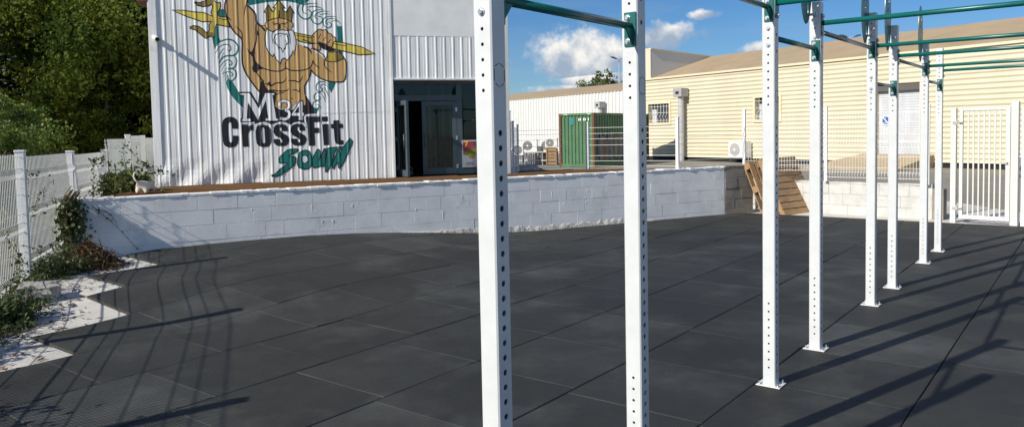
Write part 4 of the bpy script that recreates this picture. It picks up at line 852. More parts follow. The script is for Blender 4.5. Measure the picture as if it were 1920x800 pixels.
# ------------------------------------------------------------------ pull-up rig
rig = thing('pull_up_rig', 'white steel training rig with teal bars bolted between perforated uprights', 'training rig', (0, 0, 0), -RA)
rig['label'] = 'white perforated steel training rig with teal and bare metal bars'
PB = -1.605; PW = .076
PA = [1.97, 2.955, 4.675, 5.625, 7.29, 8.174, 9.834, 10.83]
PT = [2.56, 2.56, 2.56, 2.47, 2.58, 2.557, 2.513, 2.54]
def upright(height, fr, sd):
    mb = MB(); h2 = PW / 2; c = .005; sq = .036
    def face(axis, sign, holes, dia):
        # local frame: s along face, z up, n outward
        def Wp_(s, z, o=0): return (s * -sign if axis == 'y' else sign * (h2 - o), sign * (h2 - o) if axis == 'y' else s * sign, z)
        def q(s0, s1, z0, z1): mb.add([Wp_(s0, z0), Wp_(s1, z0), Wp_(s1, z1), Wp_(s0, z1)], [(0, 1, 2, 3)])
        z = 0.; hs_ = sorted(holes)
        for zc in hs_:
            z0, z1 = zc - sq / 2, zc + sq / 2
            if z0 > z + 1e-5: q(-h2 + c, h2 - c, z, z0)
            q(-h2 + c, -sq / 2, z0, z1); q(sq / 2, h2 - c, z0, z1)
            n = 16; ring = [(dia / 2 * math.cos(2 * math.pi * k / n), zc + dia / 2 * math.sin(2 * math.pi * k / n)) for k in range(n)]
            out = []
            for k in range(n):
                a_ = 2 * math.pi * k / n; cx_, sy_ = math.cos(a_), math.sin(a_); m_ = max(abs(cx_), abs(sy_)); out.append((sq / 2 * cx_ / m_, zc + sq / 2 * sy_ / m_))
            V = [Wp_(*p) for p in out] + [Wp_(*p) for p in ring] + [Wp_(p[0], p[1], .004) for p in ring]
            mb.add(V, [(k, (k + 1) % n, n + (k + 1) % n, n + k) for k in range(n)] + [(n + k, n + (k + 1) % n, 2 * n + (k + 1) % n, 2 * n + k) for k in range(n)])
            z = z1
        if z < height: q(-h2 + c, h2 - c, z, height)
    face('y', -1, fr, .0125); face('y', 1, [], .0125); face('x', 1, sd, .021); face('x', -1, [], .021)
    for sx in (-1, 1):
        for sy in (-1, 1): mb.add([(sx * h2, sy * (h2 - c), 0), (sx * (h2 - c), sy * h2, 0), (sx * (h2 - c), sy * h2, height), (sx * h2, sy * (h2 - c), height)], [(0, 1, 2, 3) if sx * sy > 0 else (3, 2, 1, 0)])
    mb.add([(-h2 + .002, -h2 + .002, height), (h2 - .002, -h2 + .002, height), (h2 - .002, h2 - .002, height), (-h2 + .002, h2 - .002, height)], [(0, 1, 2, 3)])
    return mb
def hexbolt(mb, p, ax, r=.011, hgt=.012):
    p = Vector(p); ax = Vector(ax); mb.tube([p, p + ax * .003], r * 1.35, 12); mb.tube([p + ax * .003, p + ax * (.003 + hgt)], r * .85, 6)
ups = []
ZB_ = [(2.045), (2.325), (2.148), (2.275), (1.972), (2.24), (2.10)]       # bar from upright i to i+1
ZX = [None, 2.42, 2.35, 2.325, 2.295, 2.268, 2.262, 2.265]
def make_upright(i, x, y, hgt, near=True):
    fr = [.12 + .05 * k for k in range(9)] + [1.74 + .05 * k for k in range(int((hgt - 1.76) / .05))]
    blocked = [ZB_[i - 1] - .02] if i > 0 else []
    fr = [z for z in fr if not any(abs(z - b_) < .095 for b_ in blocked) and not (i < 7 and min(abs(z - ZB_[i] - .05), abs(z - ZB_[i] + .05)) < .024)]
    sd = [.1 + .05 * k for k in range(31)] + [2.06 + .1 * k for k in range(int((hgt - 2.08) / .1))]
    if ZX[i]: sd = [z for z in sd if abs(z - ZX[i]) > .10]
    o = upright(hgt, fr, sd).build('upright', M_post, rig, fixn=False); o.location = (x, y, 0)
    mb = MB(); mb.box((0, 0, .007), (.15, .125, .007)); pl = mb.build('base_plate', M_post, o, bevel=.002)
    mb = MB()
    for sx in (-1, 1):
        for sy in (-1, 1): hexbolt(mb, (sx * .058, sy * .047, .011), (0, 0, 1), .008, .016)
    mb.each('anchor_bolt', M_bolt, o, 2)
    mb = MB(); mb.box((0, 0, hgt + .0015), (PW - .004, PW - .004, .003)); mb.build('end_cap', M_post, o)
    if near:
        mb = MB()
        if i < 7:
            for s in (-.05, .05): hexbolt(mb, (0, -PW / 2 - .0005, ZB_[i] + s), (0, -1, 0), .010, .008)
        if mb.V: mb.each('through_bolt', M_bolt, o, 2)
        if i < 4:   # cut-out hexagon mark on the shaded side
            mb = MB(); zc = 1.79; X = PW / 2 + .0006; hx = [(-.0, .040), (.026, .025), (.026, -.025), (0, -.040), (-.026, -.025), (-.026, .025)]
            for k in range(6):
                a_ = Vector(hx[k]); b_ = Vector(hx[(k + 1) % 6]); a2 = a_.lerp(b_, .12); b2 = a_.lerp(b_, .88)
                if k in (0, 2, 3, 5) or True:
                    nn = (b2 - a2).normalized(); nn = Vector((-nn.y, nn.x)) * .0013
                    if abs((b2 - a2).x) < .002: continue
                    mb.add([(X, p.x, zc + p.y) for p in (a2 + nn, b2 + nn, b2 - nn, a2 - nn)], [(0, 1, 2, 3)])
            for k in (1, 4):
                a_ = Vector(hx[k]); b_ = Vector(hx[(k + 1) % 6]); mb.add([(X, p.x + q, zc + p.y) for p, q in ((a_.lerp(b_, .1), -.0013), (a_.lerp(b_, .1), .0013), (a_.lerp(b_, .9), .0013), (a_.lerp(b_, .9), -.0013))], [(0, 1, 2, 3)])
            mb.build('hexagon_mark', M_dark, o, fixn=False)
            mb = MB(); mb.add([(X, -.012, zc + .015), (X, -.008, zc + .015), (X, -.008, zc - .004), (X, -.012, zc - .004)], [(0, 1, 2, 3)]); mb.add([(X, .010, zc + .004), (X, .014, zc + .004), (X, .014, zc - .016), (X, .004, zc - .018), (X, .004, zc - .012), (X, .010, zc - .012)], [(0, 1, 2, 3, 4, 5)])
            mb.build('letter_mark', M_post, o, fixn=False)
    return o
for i in range(8): ups.append(make_upright(i, PB, PA[i], PT[i]))
for i in range(8): make_upright(i, PB + 2.0, PA[i], PT[i], False)
def cyl_bar(p, q, r, mt, name='pull_up_bar'):
    mb = MB(); mb.tube([p, q], r, 20); return mb.build(name, mt, rig, smooth=False)
def shade_smooth(o):
    for f in o.data.polygons: f.use_smooth = len(f.vertices) == 4
BM = [M_teal, M_teal, M_teal, M_steel, M_steel, M_steel, M_steel]
for i in range(7):
    z = ZB_[i]; y0 = PA[i] + PW / 2 + .007; y1 = PA[i + 1] - PW / 2 - .007; x = PB + .004
    bar = cyl_bar((x, y0, z), (x, y1, z), .0168, BM[i]); shade_smooth(bar)
    for (yy, s) in ((PA[i + 1] - PW / 2 - .0035, -1), (PA[i] + PW / 2 + .0035, 1)):
        mb = MB(); mb.box((x + .002, yy, z - .015), (.056, .006, .145)); pl = mb.build('mounting_plate', M_teal, bar, bevel=.0015)
        mb = MB(); mb.prism([(x + .010, yy + s * .003, z - .012), (x + .010, yy + s * .062, z - .012), (x + .010, yy + s * .003, z - .085)], (.006, 0, 0)); mb.build('gusset', M_teal, bar)
        mb = MB()
        for dz in (.035, -.065): hexbolt(mb, (x - .008, yy + s * .003, z + dz), (0, s, 0), .010, .008)
        mb.each('bolt', M_bolt, bar, 2)
for i in range(1, 8):
    z = ZX[i]; x0 = PB + PW / 2 + .007; x1 = PB + 2.0 - PW / 2 - .007
    bar = cyl_bar((x0, PA[i], z), (x1, PA[i], z), .017, M_teal, 'cross_bar'); shade_smooth(bar)
    for xx, s in ((PB + PW / 2 + .0035, 1), (PB + 2.0 - PW / 2 - .0035, -1)):
        mb = MB(); mb.box((xx, PA[i], z - .012), (.006, .056, .155)); mb.build('mounting_plate', M_teal, bar, bevel=.0015)
        mb = MB()
        for dz in (.048, -.072): hexbolt(mb, (xx + s * .003, PA[i], z + dz), (s, 0, 0), .010, .010)
        mb.each('bolt', M_bolt, bar, 2)
# oval ball-target plates standing above uprights 4..7
def oval(i):
    zc = 2.62; yc = PA[i] - .165; x = PB - .022; cu = bpy.data.curves.new('target', 'CURVE'); cu.dimensions = '2D'; cu.fill_mode = 'BOTH'; cu.extrude = .003
    def spl(pts):
        sp = cu.splines.new('POLY'); sp.points.add(len(pts) - 1); sp.use_cyclic_u = True
        for p_, q_ in zip(sp.points, pts): p_.co = (*q_, 0, 1)
    spl([(.13 * math.cos(q) * abs(math.cos(q)) ** .1, .31 * math.sin(q)) for q in np.linspace(0, 2 * math.pi, 41)[:-1]])
    for s in (1, -1):
        spl([(s * -.05, .05), (0, .10), (s * .05, .05), (s * .05, .04), (0, .085), (s * -.05, .04)] if s > 0 else [(-.05, -.05), (0, -.10), (.05, -.05), (.05, -.04), (0, -.085), (-.05, -.04)])
        spl([(.035 + .012 * math.cos(q), s * .19 + .055 * math.sin(q)) for q in np.linspace(0, 2 * math.pi, 13)[:-1]])
    spl([(.014 * math.cos(q), .014 * math.sin(q)) for q in np.linspace(0, 2 * math.pi, 13)[:-1]])
    o = bpy.data.objects.new('t', cu); C.objects.link(o); dg = bpy.context.evaluated_depsgraph_get(); me = bpy.data.meshes.new_from_object(o.evaluated_get(dg)); bpy.data.objects.remove(o)
    me.materials.clear(); me.materials.append(M_teal); me.transform(Matrix(((0, 0, 1, x), (1, 0, 0, yc), (0, 1, 0, zc), (0, 0, 0, 1))))
    o = link(bpy.data.objects.new('target_plate', me), rig)
    mb = MB(); mb.tube([(x - .012, PA[i] - .085, zc - .24), (x + .05, PA[i] - .085, zc - .24)], .009, 8); mb.tube([(x + .02, PA[i] - .10, zc - .24), (x + .02, PA[i] - PW / 2 - .001, zc - .24)], .009, 8); mb.build('bolt', M_bolt, o)
    return o
for i in (3, 4, 5, 6): oval(i)

# ------------------------------------------------------------------ pallets
def pallet(mbfun, parent):
    """EUR style pallet lying flat: x 1.2, y .8, z .144 ; returns boards as separate parts"""
    rg = random.Random(mbfun)
    top = MB()
    for k in range(5): w = .145 if k in (0, 2, 4) else .1; y = [-.3275, -.165, 0, .165, .3275][k]; top.box((0, y, .133), (1.2, w, .022))
    top.build('top_boards', M_wood, parent, bevel=.002)
    mid = MB()
    for x in (-.55, 0, .55): mid.box((x, 0, .111), (.145 if x else .145, .8, .021))
    for x in (-.5275, 0, .5275):
        for y in (-.3275, 0, .3275): mid.box((x, y, .061), (.14, .13, .078))
    mid.build('blocks', M_wood, parent, bevel=.002)
    bot = MB()
    for y in (-.3275, 0, .3275): bot.box((0, y, .011), (1.2, .12, .021))
    bot.build('bottom_boards', M_wood, parent, bevel=.002)
def slat_pallet(parent):
    """many narrow boards across stringers: x 1.1 (board length), y 1.15, z .13"""
    top = MB(); rg = random.Random(2)
    for k in range(9): top.box((rg.gauss(0, .006), -.53 + k * .1325, .121), (1.12 + rg.gauss(0, .01), .116, .02))
    top.build('top_boards', M_wood, parent, bevel=.002)
    st = MB()
    for x in (-.5, 0, .5): st.box((x, 0, .065), (.05, 1.15, .09))
    st.build('stringers', M_wood, parent, bevel=.002)
    bot = MB()
    for y in (-.5, -.2, .2, .5): bot.box((0, y, .009), (1.12, .1, .018))
    bot.build('bottom_boards', M_wood, parent, bevel=.002)
GP = 'wooden pallets leaning at the wall corner'
base = gz(1480, 397, 0)
pl1 = thing('wooden_pallet', 'slatted wooden pallet with its boards facing out, right of the leaning pair', 'pallet', group=GP); slat_pallet(pl1)
pl2 = thing('wooden_pallet', 'wooden pallet seen edge-on at the left of the leaning pair', 'pallet', group=GP); pallet(4, pl2)
def orient(o, X, Y, org):
    X = Vector(X).normalized(); Y = Vector(Y); Y = (Y - X * Y.dot(X)).normalized(); Z = X.cross(Y); M4 = Matrix((X, Y, Z)).transposed().to_4x4(); M4.translation = Vector(org); o.matrix_world = M4
# slatted one: board direction roughly across the view, leaning back and tipped
bl_ = Vector((5.02, 14.0, -.02)); X1 = Vector((.80, .60, 0)).normalized(); Y1 = Vector((-.26, .345, .86)); Y1 = (Y1 - X1 * Y1.dot(X1)).normalized(); N1 = X1.cross(Y1)
orient(pl1, X1, Y1, bl_ + X1 * .56 + Y1 * .58 - N1 * .13)
X2 = Vector((.80, .60, 0)).normalized(); Y2 = Vector((-.26, .33, .95)); Y2 = (Y2 - X2 * Y2.dot(X2)).normalized(); N2 = X2.cross(Y2)
orient(pl2, Y2, -X2, Vector((4.72, 14.06, -.02)) + X2 * .40 + Y2 * .54 - N2 * .13); pl2.scale = (.88, 1, 1)

# ------------------------------------------------------------------ fences behind the deck, on the walls
def run_fence(name, label, pts, zb, zt, posts, folds, w=.055, pitch=.052):
    t = thing(name, label, 'fence')
    for i, p in enumerate(pts):
        if i in posts:
            d_ = (Vector(pts[min(i + 1, len(pts) - 1)][:2]) - Vector(pts[max(i - 1, 0)][:2])).normalized(); fence_post(p[0], p[1], p[2] - .02, p[3] + .08, t, w, -.66)
    for i in range(len(pts) - 1):
        mb = MB(); wire_panel(mb, pts[i][:2], pts[i + 1][:2], (pts[i][2] + pts[i + 1][2]) / 2 + .05, (pts[i][3] + pts[i + 1][3]) / 2, [z + (pts[i][2] + pts[i + 1][2]) / 2 for z in folds], pitch=pitch, r=.0040); mb.build('wire_panel', M_wire, t, fixn=False)
    return t
e0 = Vector(fw(U1 + .03, -.2, 0))
run_fence('mesh_fence', 'white welded mesh fence along the back of the deck before the green container', [(e0.x, e0.y + .15, DZ, 1.66), (1.46, 14.6, DZ, 1.67), (3.02, 13.88, DZ, 1.72), (4.44, 14.66, DZ, 1.80)], 0, 0, (0, 1, 2), (.1, .62))
run_fence('mesh_fence', 'white welded mesh fence on the low white wall between pallets and gate', [(4.5, 14.75, .84, 1.86), (5.86, 14.22, .60, 1.86), (7.10, 13.0, .59, 1.84)], 0, 0, (0, 1, 2), (.12, .68))
run_fence('mesh_fence', 'foreshortened mesh fence running back beside the building corner', [(e0.x + .03, e0.y + .3, .5, 1.9), (e0.x + .10, e0.y + 2.6, .3, 1.75), (e0.x + .22, e0.y + 5.2, .2, 1.7)], 0, 0, (0, 1, 2), (.3, .9), .032, .3)

# ------------------------------------------------------------------ gate
g0 = gz(1787, 414); g1 = gz(1903, 421); gv = (g1 - g0); gl = gv.length; ga_ = math.atan2(gv.y, gv.x)
t = thing('metal_gate', 'cream white barred metal gate with heavy side posts at the right', 'gate', g0, ga_)
mb = MB(); mb.bb((-.04, -.04, -.15), (.04, .04, 1.86)); mb.build('gate_post', M_gate, t, bevel=.004); mb = MB(); mb.bb((gl - .06, -.06, -.15), (gl + .04, .06, 1.93)); mb.build('gate_post', M_gate, t, bevel=.004)
mb = MB(); a0, a1 = .085, gl - .075; z0, z1 = .05, 1.86
mb.bb((a0, -.025, z0), (a0 + .05, .025, z1)); mb.bb((a1 - .06, -.025, z0), (a1, .025, z1)); mb.bb((a0 + .051, -.024, z1 - .05), (a1 - .061, .024, z1)); mb.bb((a0 + .051, -.024, z0), (a1 - .061, .024, z0 + .06)); lf = mb.build('gate_leaf', M_gate, t, bevel=.003)
for k in range(7):
    x = a0 + .05 + (a1 - a0 - .11) * (k + 1) / 8; mb = MB(); mb.bb((x - .010, -.010, z0 + .06), (x + .010, .010, z1 - .05)); mb.build('bar', M_gate, lf)
for z in (.22, 1.62):
    mb = MB(); mb.tube([(-.01, -.05, z), (.14, -.05, z)], .009, 8); mb.tube([(.06, -.05, z - .03), (.06, -.05, z + .05)], .016, 8); mb.box((.02, -.045, z), (.05, .01, .05)); mb.box((.11, -.03, z), (.05, .012, .04)); mb.build('hinge', M_duct, t)
mb = MB(); mb.tube([(a1 - .03, -.03, .98), (a1 - .03, -.07, .98), (a1 - .13, -.07, .98)], .009, 8); mb.build('handle', M_duct, t)
q = g0 + gv.normalized() * (gl + .10); q2 = g0 + gv.normalized() * (gl + 2.6); 
run_fence('mesh_fence', 'white mesh fence starting at the right edge beyond the gate post', [(q.x, q.y, -.02, 1.72), (q2.x, q2.y, -.02, 1.72)], 0, 0, (0, 1), (.15, .8, 1.5))

# ------------------------------------------------------------------ cream shed
cs_ = thing('cream_shed', 'long cream shed clad in horizontal ribbed sheets with a tan roof', 'building')
CO = Vector((7.85, 43.5)); cd = Vector((10.35, -16.4)).normalized(); cnv = Vector((cd.y, -cd.x))      # towards the viewer
if cnv.dot(-CO) < 0: cnv = -cnv
def cw(s, o, z): p = CO + cd * s + cnv * o; return (p.x, p.y, z)
def cu(px, py): p = gp(px, py, (CO.x, CO.y, 0), (cnv.x, cnv.y, 0)); return ((p.xy - CO).dot(cd), p.z)
CZ0, CZ1 = .12, 4.42; PC = .20
def cprof(z): q = (z % PC) / PC; return .05 * (1 - abs(q - .62) / .38 if q > .24 else 0) if q > .24 else 0.
zb_all = sorted(set([CZ0, CZ1] + [round(k * PC + e * PC, 5) for k in range(0, 24) for e in (0, .24, .5, .62, .74, .97) if CZ0 < k * PC + e * PC < CZ1]))
def cprof(z):
    q = (z % PC) / PC; xs_ = [0, .24, .5, .62, .74, .97, 1]; ys_ = [0, 0, .030, .034, .030, 0, 0]; return float(np.interp(q, xs_, ys_))
wins = []
for (x0, y0, x1, y1) in ((1217, 213, 1256, 251), (1417, 202, 1462, 246), (1985, 170, 2060, 232)):
    s0, zt_ = cu(x0, y0); s1, zb_ = cu(x1, y1); wins.append((s0, s1, 2.0, 3.05))
ds0 = cu(1643, 250)[0]; ds1 = cu(1725, 250)[0]; doors = [(ds0, ds1, CZ0, 3.28)]
mb = MB(); ops = sorted(wins + doors); S0, S1 = -.9, 34.
def region(a_, b_, z0, z1):
    zs = [z0] + [z for z in zb_all if z0 + 1e-4 < z < z1 - 1e-4] + [z1]
    mb.add([cw(s, cprof(z), z) for z in zs for s in (a_, b_)], [(2 * i, 2 * i + 1, 2 * i + 3, 2 * i + 2) for i in range(len(zs) - 1)])
cur = S0
for (a_, b_, z0, z1) in ops:
    region(cur, a_, CZ0, CZ1); 
    if z0 > CZ0 + .01: region(a_, b_, CZ0, z0)
    region(a_, b_, z1, CZ1); cur = b_
region(cur, S1, CZ0, CZ1)
mb.build('cladding', M_cream, cs_, fixn=False)
def cbox(mb, s0, s1, o0, o1, z0, z1):
    mb.add([cw(s0, o0, z0), cw(s1, o0, z0), cw(s1, o1, z0), cw(s0, o1, z0), cw(s0, o0, z1), cw(s1, o0, z1), cw(s1, o1, z1), cw(s0, o1, z1)], [(3, 2, 1, 0), (4, 5, 6, 7), (0, 1, 5, 4), (1, 2, 6, 5), (2, 3, 7, 6), (3, 0, 4, 7)]); return mb
mb = MB(); cbox(mb, S0, S1, -.3, -.05, -.1, CZ0 + .04); mb.build('plinth', M_dark, cs_)
mb = MB(); cbox(mb, S0, S1, -.02, .10, CZ1, CZ1 + .10); mb.build('eaves_trim', M_creamtrim, cs_)
for (a_, b_, z0, z1) in wins:
    mb = MB(); f_ = .13
    for bx_ in ((a_ - f_, a_, z0 - f_, z1 + f_), (b_, b_ + f_, z0 - f_, z1 + f_), (a_ + .002, b_ - .002, z1, z1 + f_), (a_ + .002, b_ - .002, z0 - f_, z0)): cbox(mb, bx_[0], bx_[1], -.2, .07, bx_[2], bx_[3])
    w_ = mb.build('window', M_creamtrim, cs_); mb = MB(); cbox(mb, a_, b_, -.19, -.17, z0, z1); mb.build('pane', mat('dim_window_pane', (.06, .065, .07), .08), w_)
    mb = MB(); cbox(mb, a_ + .1, a_ + .45, -.168, -.16, z0 + .02, z1 - .3); mb.build('curtain', M_greysheet, w_)
    mb = MB(); n = 7
    for k in range(1, n): s = a_ + (b_ - a_) * k / n; mb.tube([cw(s, .0, z0), cw(s, .0, z0 + .2), cw(s, .10, z0 + .32), cw(s, .0, z0 + .46), cw(s, 0, z1)], .012, 5)
    for z in (z0 + .12, z0 + .55, z1 - .15): mb.tube([cw(a_, .005, z), cw(b_, .005, z)], .012, 5)
    mb.build('security_bars', M_wire, w_)
a_, b_, z0, z1 = doors[0]
mb = MB(); cbox(mb, a_, b_, -.22, -.2, z0, z1 - .28)
for k in range(26): z = z0 + .1 + k * .105; cbox(mb, a_, b_, -.2, -.188, z, z + .05)
dr = mb.build('roller_door', M_door, cs_); mb = MB(); cbox(mb, a_, b_, -.21, -.02, z1 - .28, z1); mb.build('lintel_shadow_strip', mat('lintel_shadow_grey', (.10, .095, .09), .7), dr)  # dark strip over the door: the lintel's shadow put into its colour
mb = MB(); cbox(mb, a_ - .07, a_ - .001, -.2, .055, z0, z1); cbox(mb, b_ + .001, b_ + .07, -.2, .055, z0, z1); mb.each('door_jamb', M_creamtrim, dr)
# no parking sign on the door
sg = thing('no_parking_sign', 'round blue and white no-parking sign on the grey roller door', 'sign'); s_, z_ = cu(1656.5, 226); rr = .21
def disc(r, o, mt, nm, r0=0.):
    n = 32; V = [cw(s_ + r * math.cos(2 * math.pi * k / n), o, z_ + r * math.sin(2 * math.pi * k / n)) for k in range(n)]
    mb = MB(); mb.prism(V, tuple(Vector((*cnv, 0)) * .004)); return mb.build(nm, mt, sg)
disc(rr, -.165, M_plastic, 'rim'); disc(rr * .78, -.159, mat('sign_blue', (.03, .12, .36), .4), 'blue_face')
mb = MB(); q = [(-.125, .10), (-.10, .125), (.125, -.10), (.10, -.125)]; mb.prism([cw(s_ + x, -.154, z_ + z) for x, z in q], tuple(Vector((*cnv, 0)) * .003)); mb.build('slash', M_plastic, sg)
# roof: slopes up from the eaves, parapet at the left end
RZ = 5.92; RB = 4.8; mb = MB()
mb.prism([cw(.25, .02, CZ1 + .101), cw(S1, .02, CZ1 + .101), cw(S1, -RB, RZ), cw(.25, -RB, RZ)], (0, 0, -.06)); mb.prism([cw(.25, -RB - .002, RZ), cw(S1, -RB - .002, RZ), cw(S1, -RB - 6, CZ1 + .5), cw(.25, -RB - 6, CZ1 + .5)], (0, 0, -.06)); mb.build('roof', M_roof, cs_)
mb = MB(); mb.prism([cw(S0, -.02, CZ1 + .101), cw(S0, -.02, 6.12), cw(S0, -RB - .3, 5.84), cw(S0, -RB - .3, CZ1 + .101)], tuple(Vector(cw(.24, 0, 0)) - Vector(cw(S0, 0, 0))))
pr = mb.build('parapet', M_whitesheet, cs_); mb = MB(); mb.prism([cw(S0 - .05, .06, 6.122), cw(S0 - .05, .06, 6.20), cw(S0 - .05, -RB - .32, 5.92), cw(S0 - .05, -RB - .32, 5.842)], tuple(Vector(cw(.30, 0, 0)) - Vector(cw(S0 - .05, 0, 0)))); mb.build('coping', M_creamtrim, pr); mb = MB(); cbox(mb, S0, .241, -.015, .05, CZ1 + .102, 6.121); mb.build('front_face', M_cream, pr)
mb = MB(); cbox(mb, S0, S1, -10.6, -10.5, -.1, CZ1 + .4); mb.add([cw(S0 + .001, -.06, -.1), cw(S0 + .001, -10.5, -.1), cw(S0 + .001, -10.5, CZ1), cw(S0 + .001, -.06, CZ1)], [(0, 1, 2, 3)]); mb.build('side_wall', M_cream, cs_)
# loading ramp in front of the roller door
rp = thing('loading_ramp', 'sloping tan concrete ramp in front of the roller door', 'ramp'); mb = MB(); a2, b2 = a_ - .6, b_ + .6
V = [cw(a2, .06, -.1), cw(b2, .06, -.1), cw(b2 + .3, 3.4, -.1), cw(a2 - .6, 3.4, -.1), cw(a2, .06, .42), cw(b2, .06, .42), cw(b2 + .3, 3.4, -.07), cw(a2 - .6, 3.4, -.07)]
mb.add(V, [(3, 2, 1, 0), (4, 5, 6, 7), (0, 1, 5, 4), (1, 2, 6, 5), (2, 3, 7, 6), (3, 0, 4, 7)]); mb.build('slope', mat('tan_concrete', (.46, .36, .22), .85, var=.15), rp)
# vertical vent duct with a box
def duct(label, place, s, ztop, zbot, wd, par_o):
    t = thing('vent_duct', label, 'duct'); mb = MB(); p = Vector(place(s, par_o, 0))
    mb.tube([(p.x, p.y, zbot), (p.x, p.y, ztop - wd * 1.2)], wd * .42, 16)
    for z in np.arange(zbot + .9, ztop - .6, 1.0): mb.tube([(p.x, p.y, z), (p.x, p.y, z + .05)], wd * .45, 16)
    mb.build('pipe', M_duct, t); mb = MB(); bx0 = [place(s + a_ * wd, par_o + b_ * wd, z) for z in (ztop - wd * 1.25, ztop) for a_, b_ in ((-.85, -.7), (.85, -.7), (.85, .8), (-.85, .8))]
    mb.add(bx0, [(3, 2, 1, 0), (4, 5, 6, 7), (0, 1, 5, 4), (1, 2, 6, 5), (2, 3, 7, 6), (3, 0, 4, 7)]); bo = mb.build('cowl_box', M_greyp, t, bevel=.01)
    mb = MB(); mb.prism([place(s - wd * .3, par_o + .8 * wd + .002, ztop - wd * .85), place(s + wd * .35, par_o + .8 * wd + .002, ztop - wd * .85), place(s + wd * .35, par_o + .8 * wd + .002, ztop - wd * .45), place(s - wd * .3, par_o + .8 * wd + .002, ztop - wd * .45)], tuple(Vector(place(0, .01, 0)) - Vector(place(0, 0, 0)))); mb.build('outlet', M_dark, bo); return t
s_d, z_d = cu(1285, 166); duct('grey vent duct with box cowl standing against the cream shed', cw, s_d, z_d, -.09, .36, .33)
# wall air conditioner behind the fence
def air_unit(name, label, place, s, o, z, w, hh, dp, group=None, legs=.0, fan=None):
    t = thing(name, label, 'air conditioner', group=group)
    def bx8(mb, s0, s1, o0, o1, z0, z1): mb.add([place(*q) for q in ((s0, o0, z0), (s1, o0, z0), (s1, o1, z0), (s0, o1, z0), (s0, o0, z1), (s1, o0, z1), (s1, o1, z1), (s0, o1, z1))], [(3, 2, 1, 0), (4, 5, 6, 7), (0, 1, 5, 4), (1, 2, 6, 5), (2, 3, 7, 6), (3, 0, 4, 7)])
    mb = MB(); bx8(mb, s, s + w, o, o + dp, z, z + hh); mb.build('casing', M_plastic, t, bevel=.012)
    cx_, cz_ = s + w * .38, z + hh * .5; r = hh * .40; n = 24
    mb = MB(); mb.prism([place(cx_ + r * math.cos(2 * math.pi * k / n), o + dp + .003, cz_ + r * math.sin(2 * math.pi * k / n)) for k in range(n)], tuple((Vector(place(0, .006, 0)) - Vector(place(0, 0, 0))))); mb.build('fan_opening', fan or M_lamp, t)
    mb = MB()
    for q in np.linspace(-.85, .85, 7): hl = r * math.sqrt(max(.02, 1 - q * q)); mb.tube([place(cx_ - hl, o + dp + .016, cz_ + q * r), place(cx_ + hl, o + dp + .016, cz_ + q * r)], .008, 4)
    mb.prism([place(cx_ + r * .2 * math.cos(2 * math.pi * k / 12), o + dp + .02, cz_ + r * .2 * math.sin(2 * math.pi * k / 12)) for k in range(12)], tuple((Vector(place(0, .006, 0)) - Vector(place(0, 0, 0))))); mb.build('grille', M_plastic, t)
    if legs:
        mb = MB()
        for s2 in (s + .08 * w, s + .92 * w):
            for o2 in (o + .1 * dp, o + .9 * dp): p = Vector(place(s2, o2, z - legs)); mb.tube([p, p + Vector((0, 0, legs))], .025, 6)
        bx8(mb, s, s + w, o + .02, o + dp - .02, z - .06, z - .004); mb.build('stand', M_lamp, t)
    return t
s_a = cu(1361, 290)[0]; air_unit('air_conditioner', 'white outdoor air conditioner on a stand against the cream shed', cw, s_a + .68, .15, .16, 1.05, .80, .42, legs=.25, fan=M_greyp)

# ------------------------------------------------------------------ far white shed
ws = thing('white_shed', 'far white ribbed metal shed with a tan sloping roof', 'building'); dW = cd; nW = cnv; WO = Vector((0, 66.7)) - dW * 26
def ww(s, o, z): p = WO + dW * s + nW * o; return (p.x, p.y, z)
def wu(px, py): p = gp(px, py, (WO.x, WO.y, 0), (nW.x, nW.y, 0)); return ((p.xy - WO).dot(dW), p.z)
mb = MB(); s = 0.; sl_ = []
while s < 44: sl_ += [(s, 0), (s + .20, 0), (s + .23, .06), (s + .36, .06), (s + .39, 0)]; s += .39
for i in range(len(sl_) - 1):
    if sl_[i + 1][0] - sl_[i][0] > 1e-6: mb.add([ww(sl_[i][0], sl_[i][1], -.1), ww(sl_[i + 1][0], sl_[i + 1][1], -.1), ww(sl_[i + 1][0], sl_[i + 1][1], 4.42), ww(sl_[i][0], sl_[i][1], 4.42)], [(0, 1, 2, 3)])
mb.build('cladding', M_whitesheet, ws, fixn=False)
mb = MB(); mb.prism([ww(0, .08, 4.43), ww(44, .08, 4.43), ww(44, -4.8, 5.35), ww(0, -4.8, 5.35)], (0, 0, .05)); mb.prism([ww(0, -4.81, 5.35), ww(44, -4.81, 5.35), ww(44, -10, 4.5), ww(0, -10, 4.5)], (0, 0, .05)); mb.build('roof', M_roof, ws)
mb = MB()
for a_, b_ in (((44, -.02), (44, -10)), ((44, -10), (0, -10)), ((0, -10), (0, -.02))): mb.add([ww(a_[0], a_[1], -.1), ww(b_[0], b_[1], -.1), ww(b_[0], b_[1], 4.42), ww(a_[0], a_[1], 4.42)], [(0, 1, 2, 3)])
mb.build('side_wall', M_whitesheet, ws)
s_d, z_d = wu(1133, 191); duct('grey vent duct with box cowl on the far white shed above the container', ww, s_d, z_d, -.09, .36, .4)

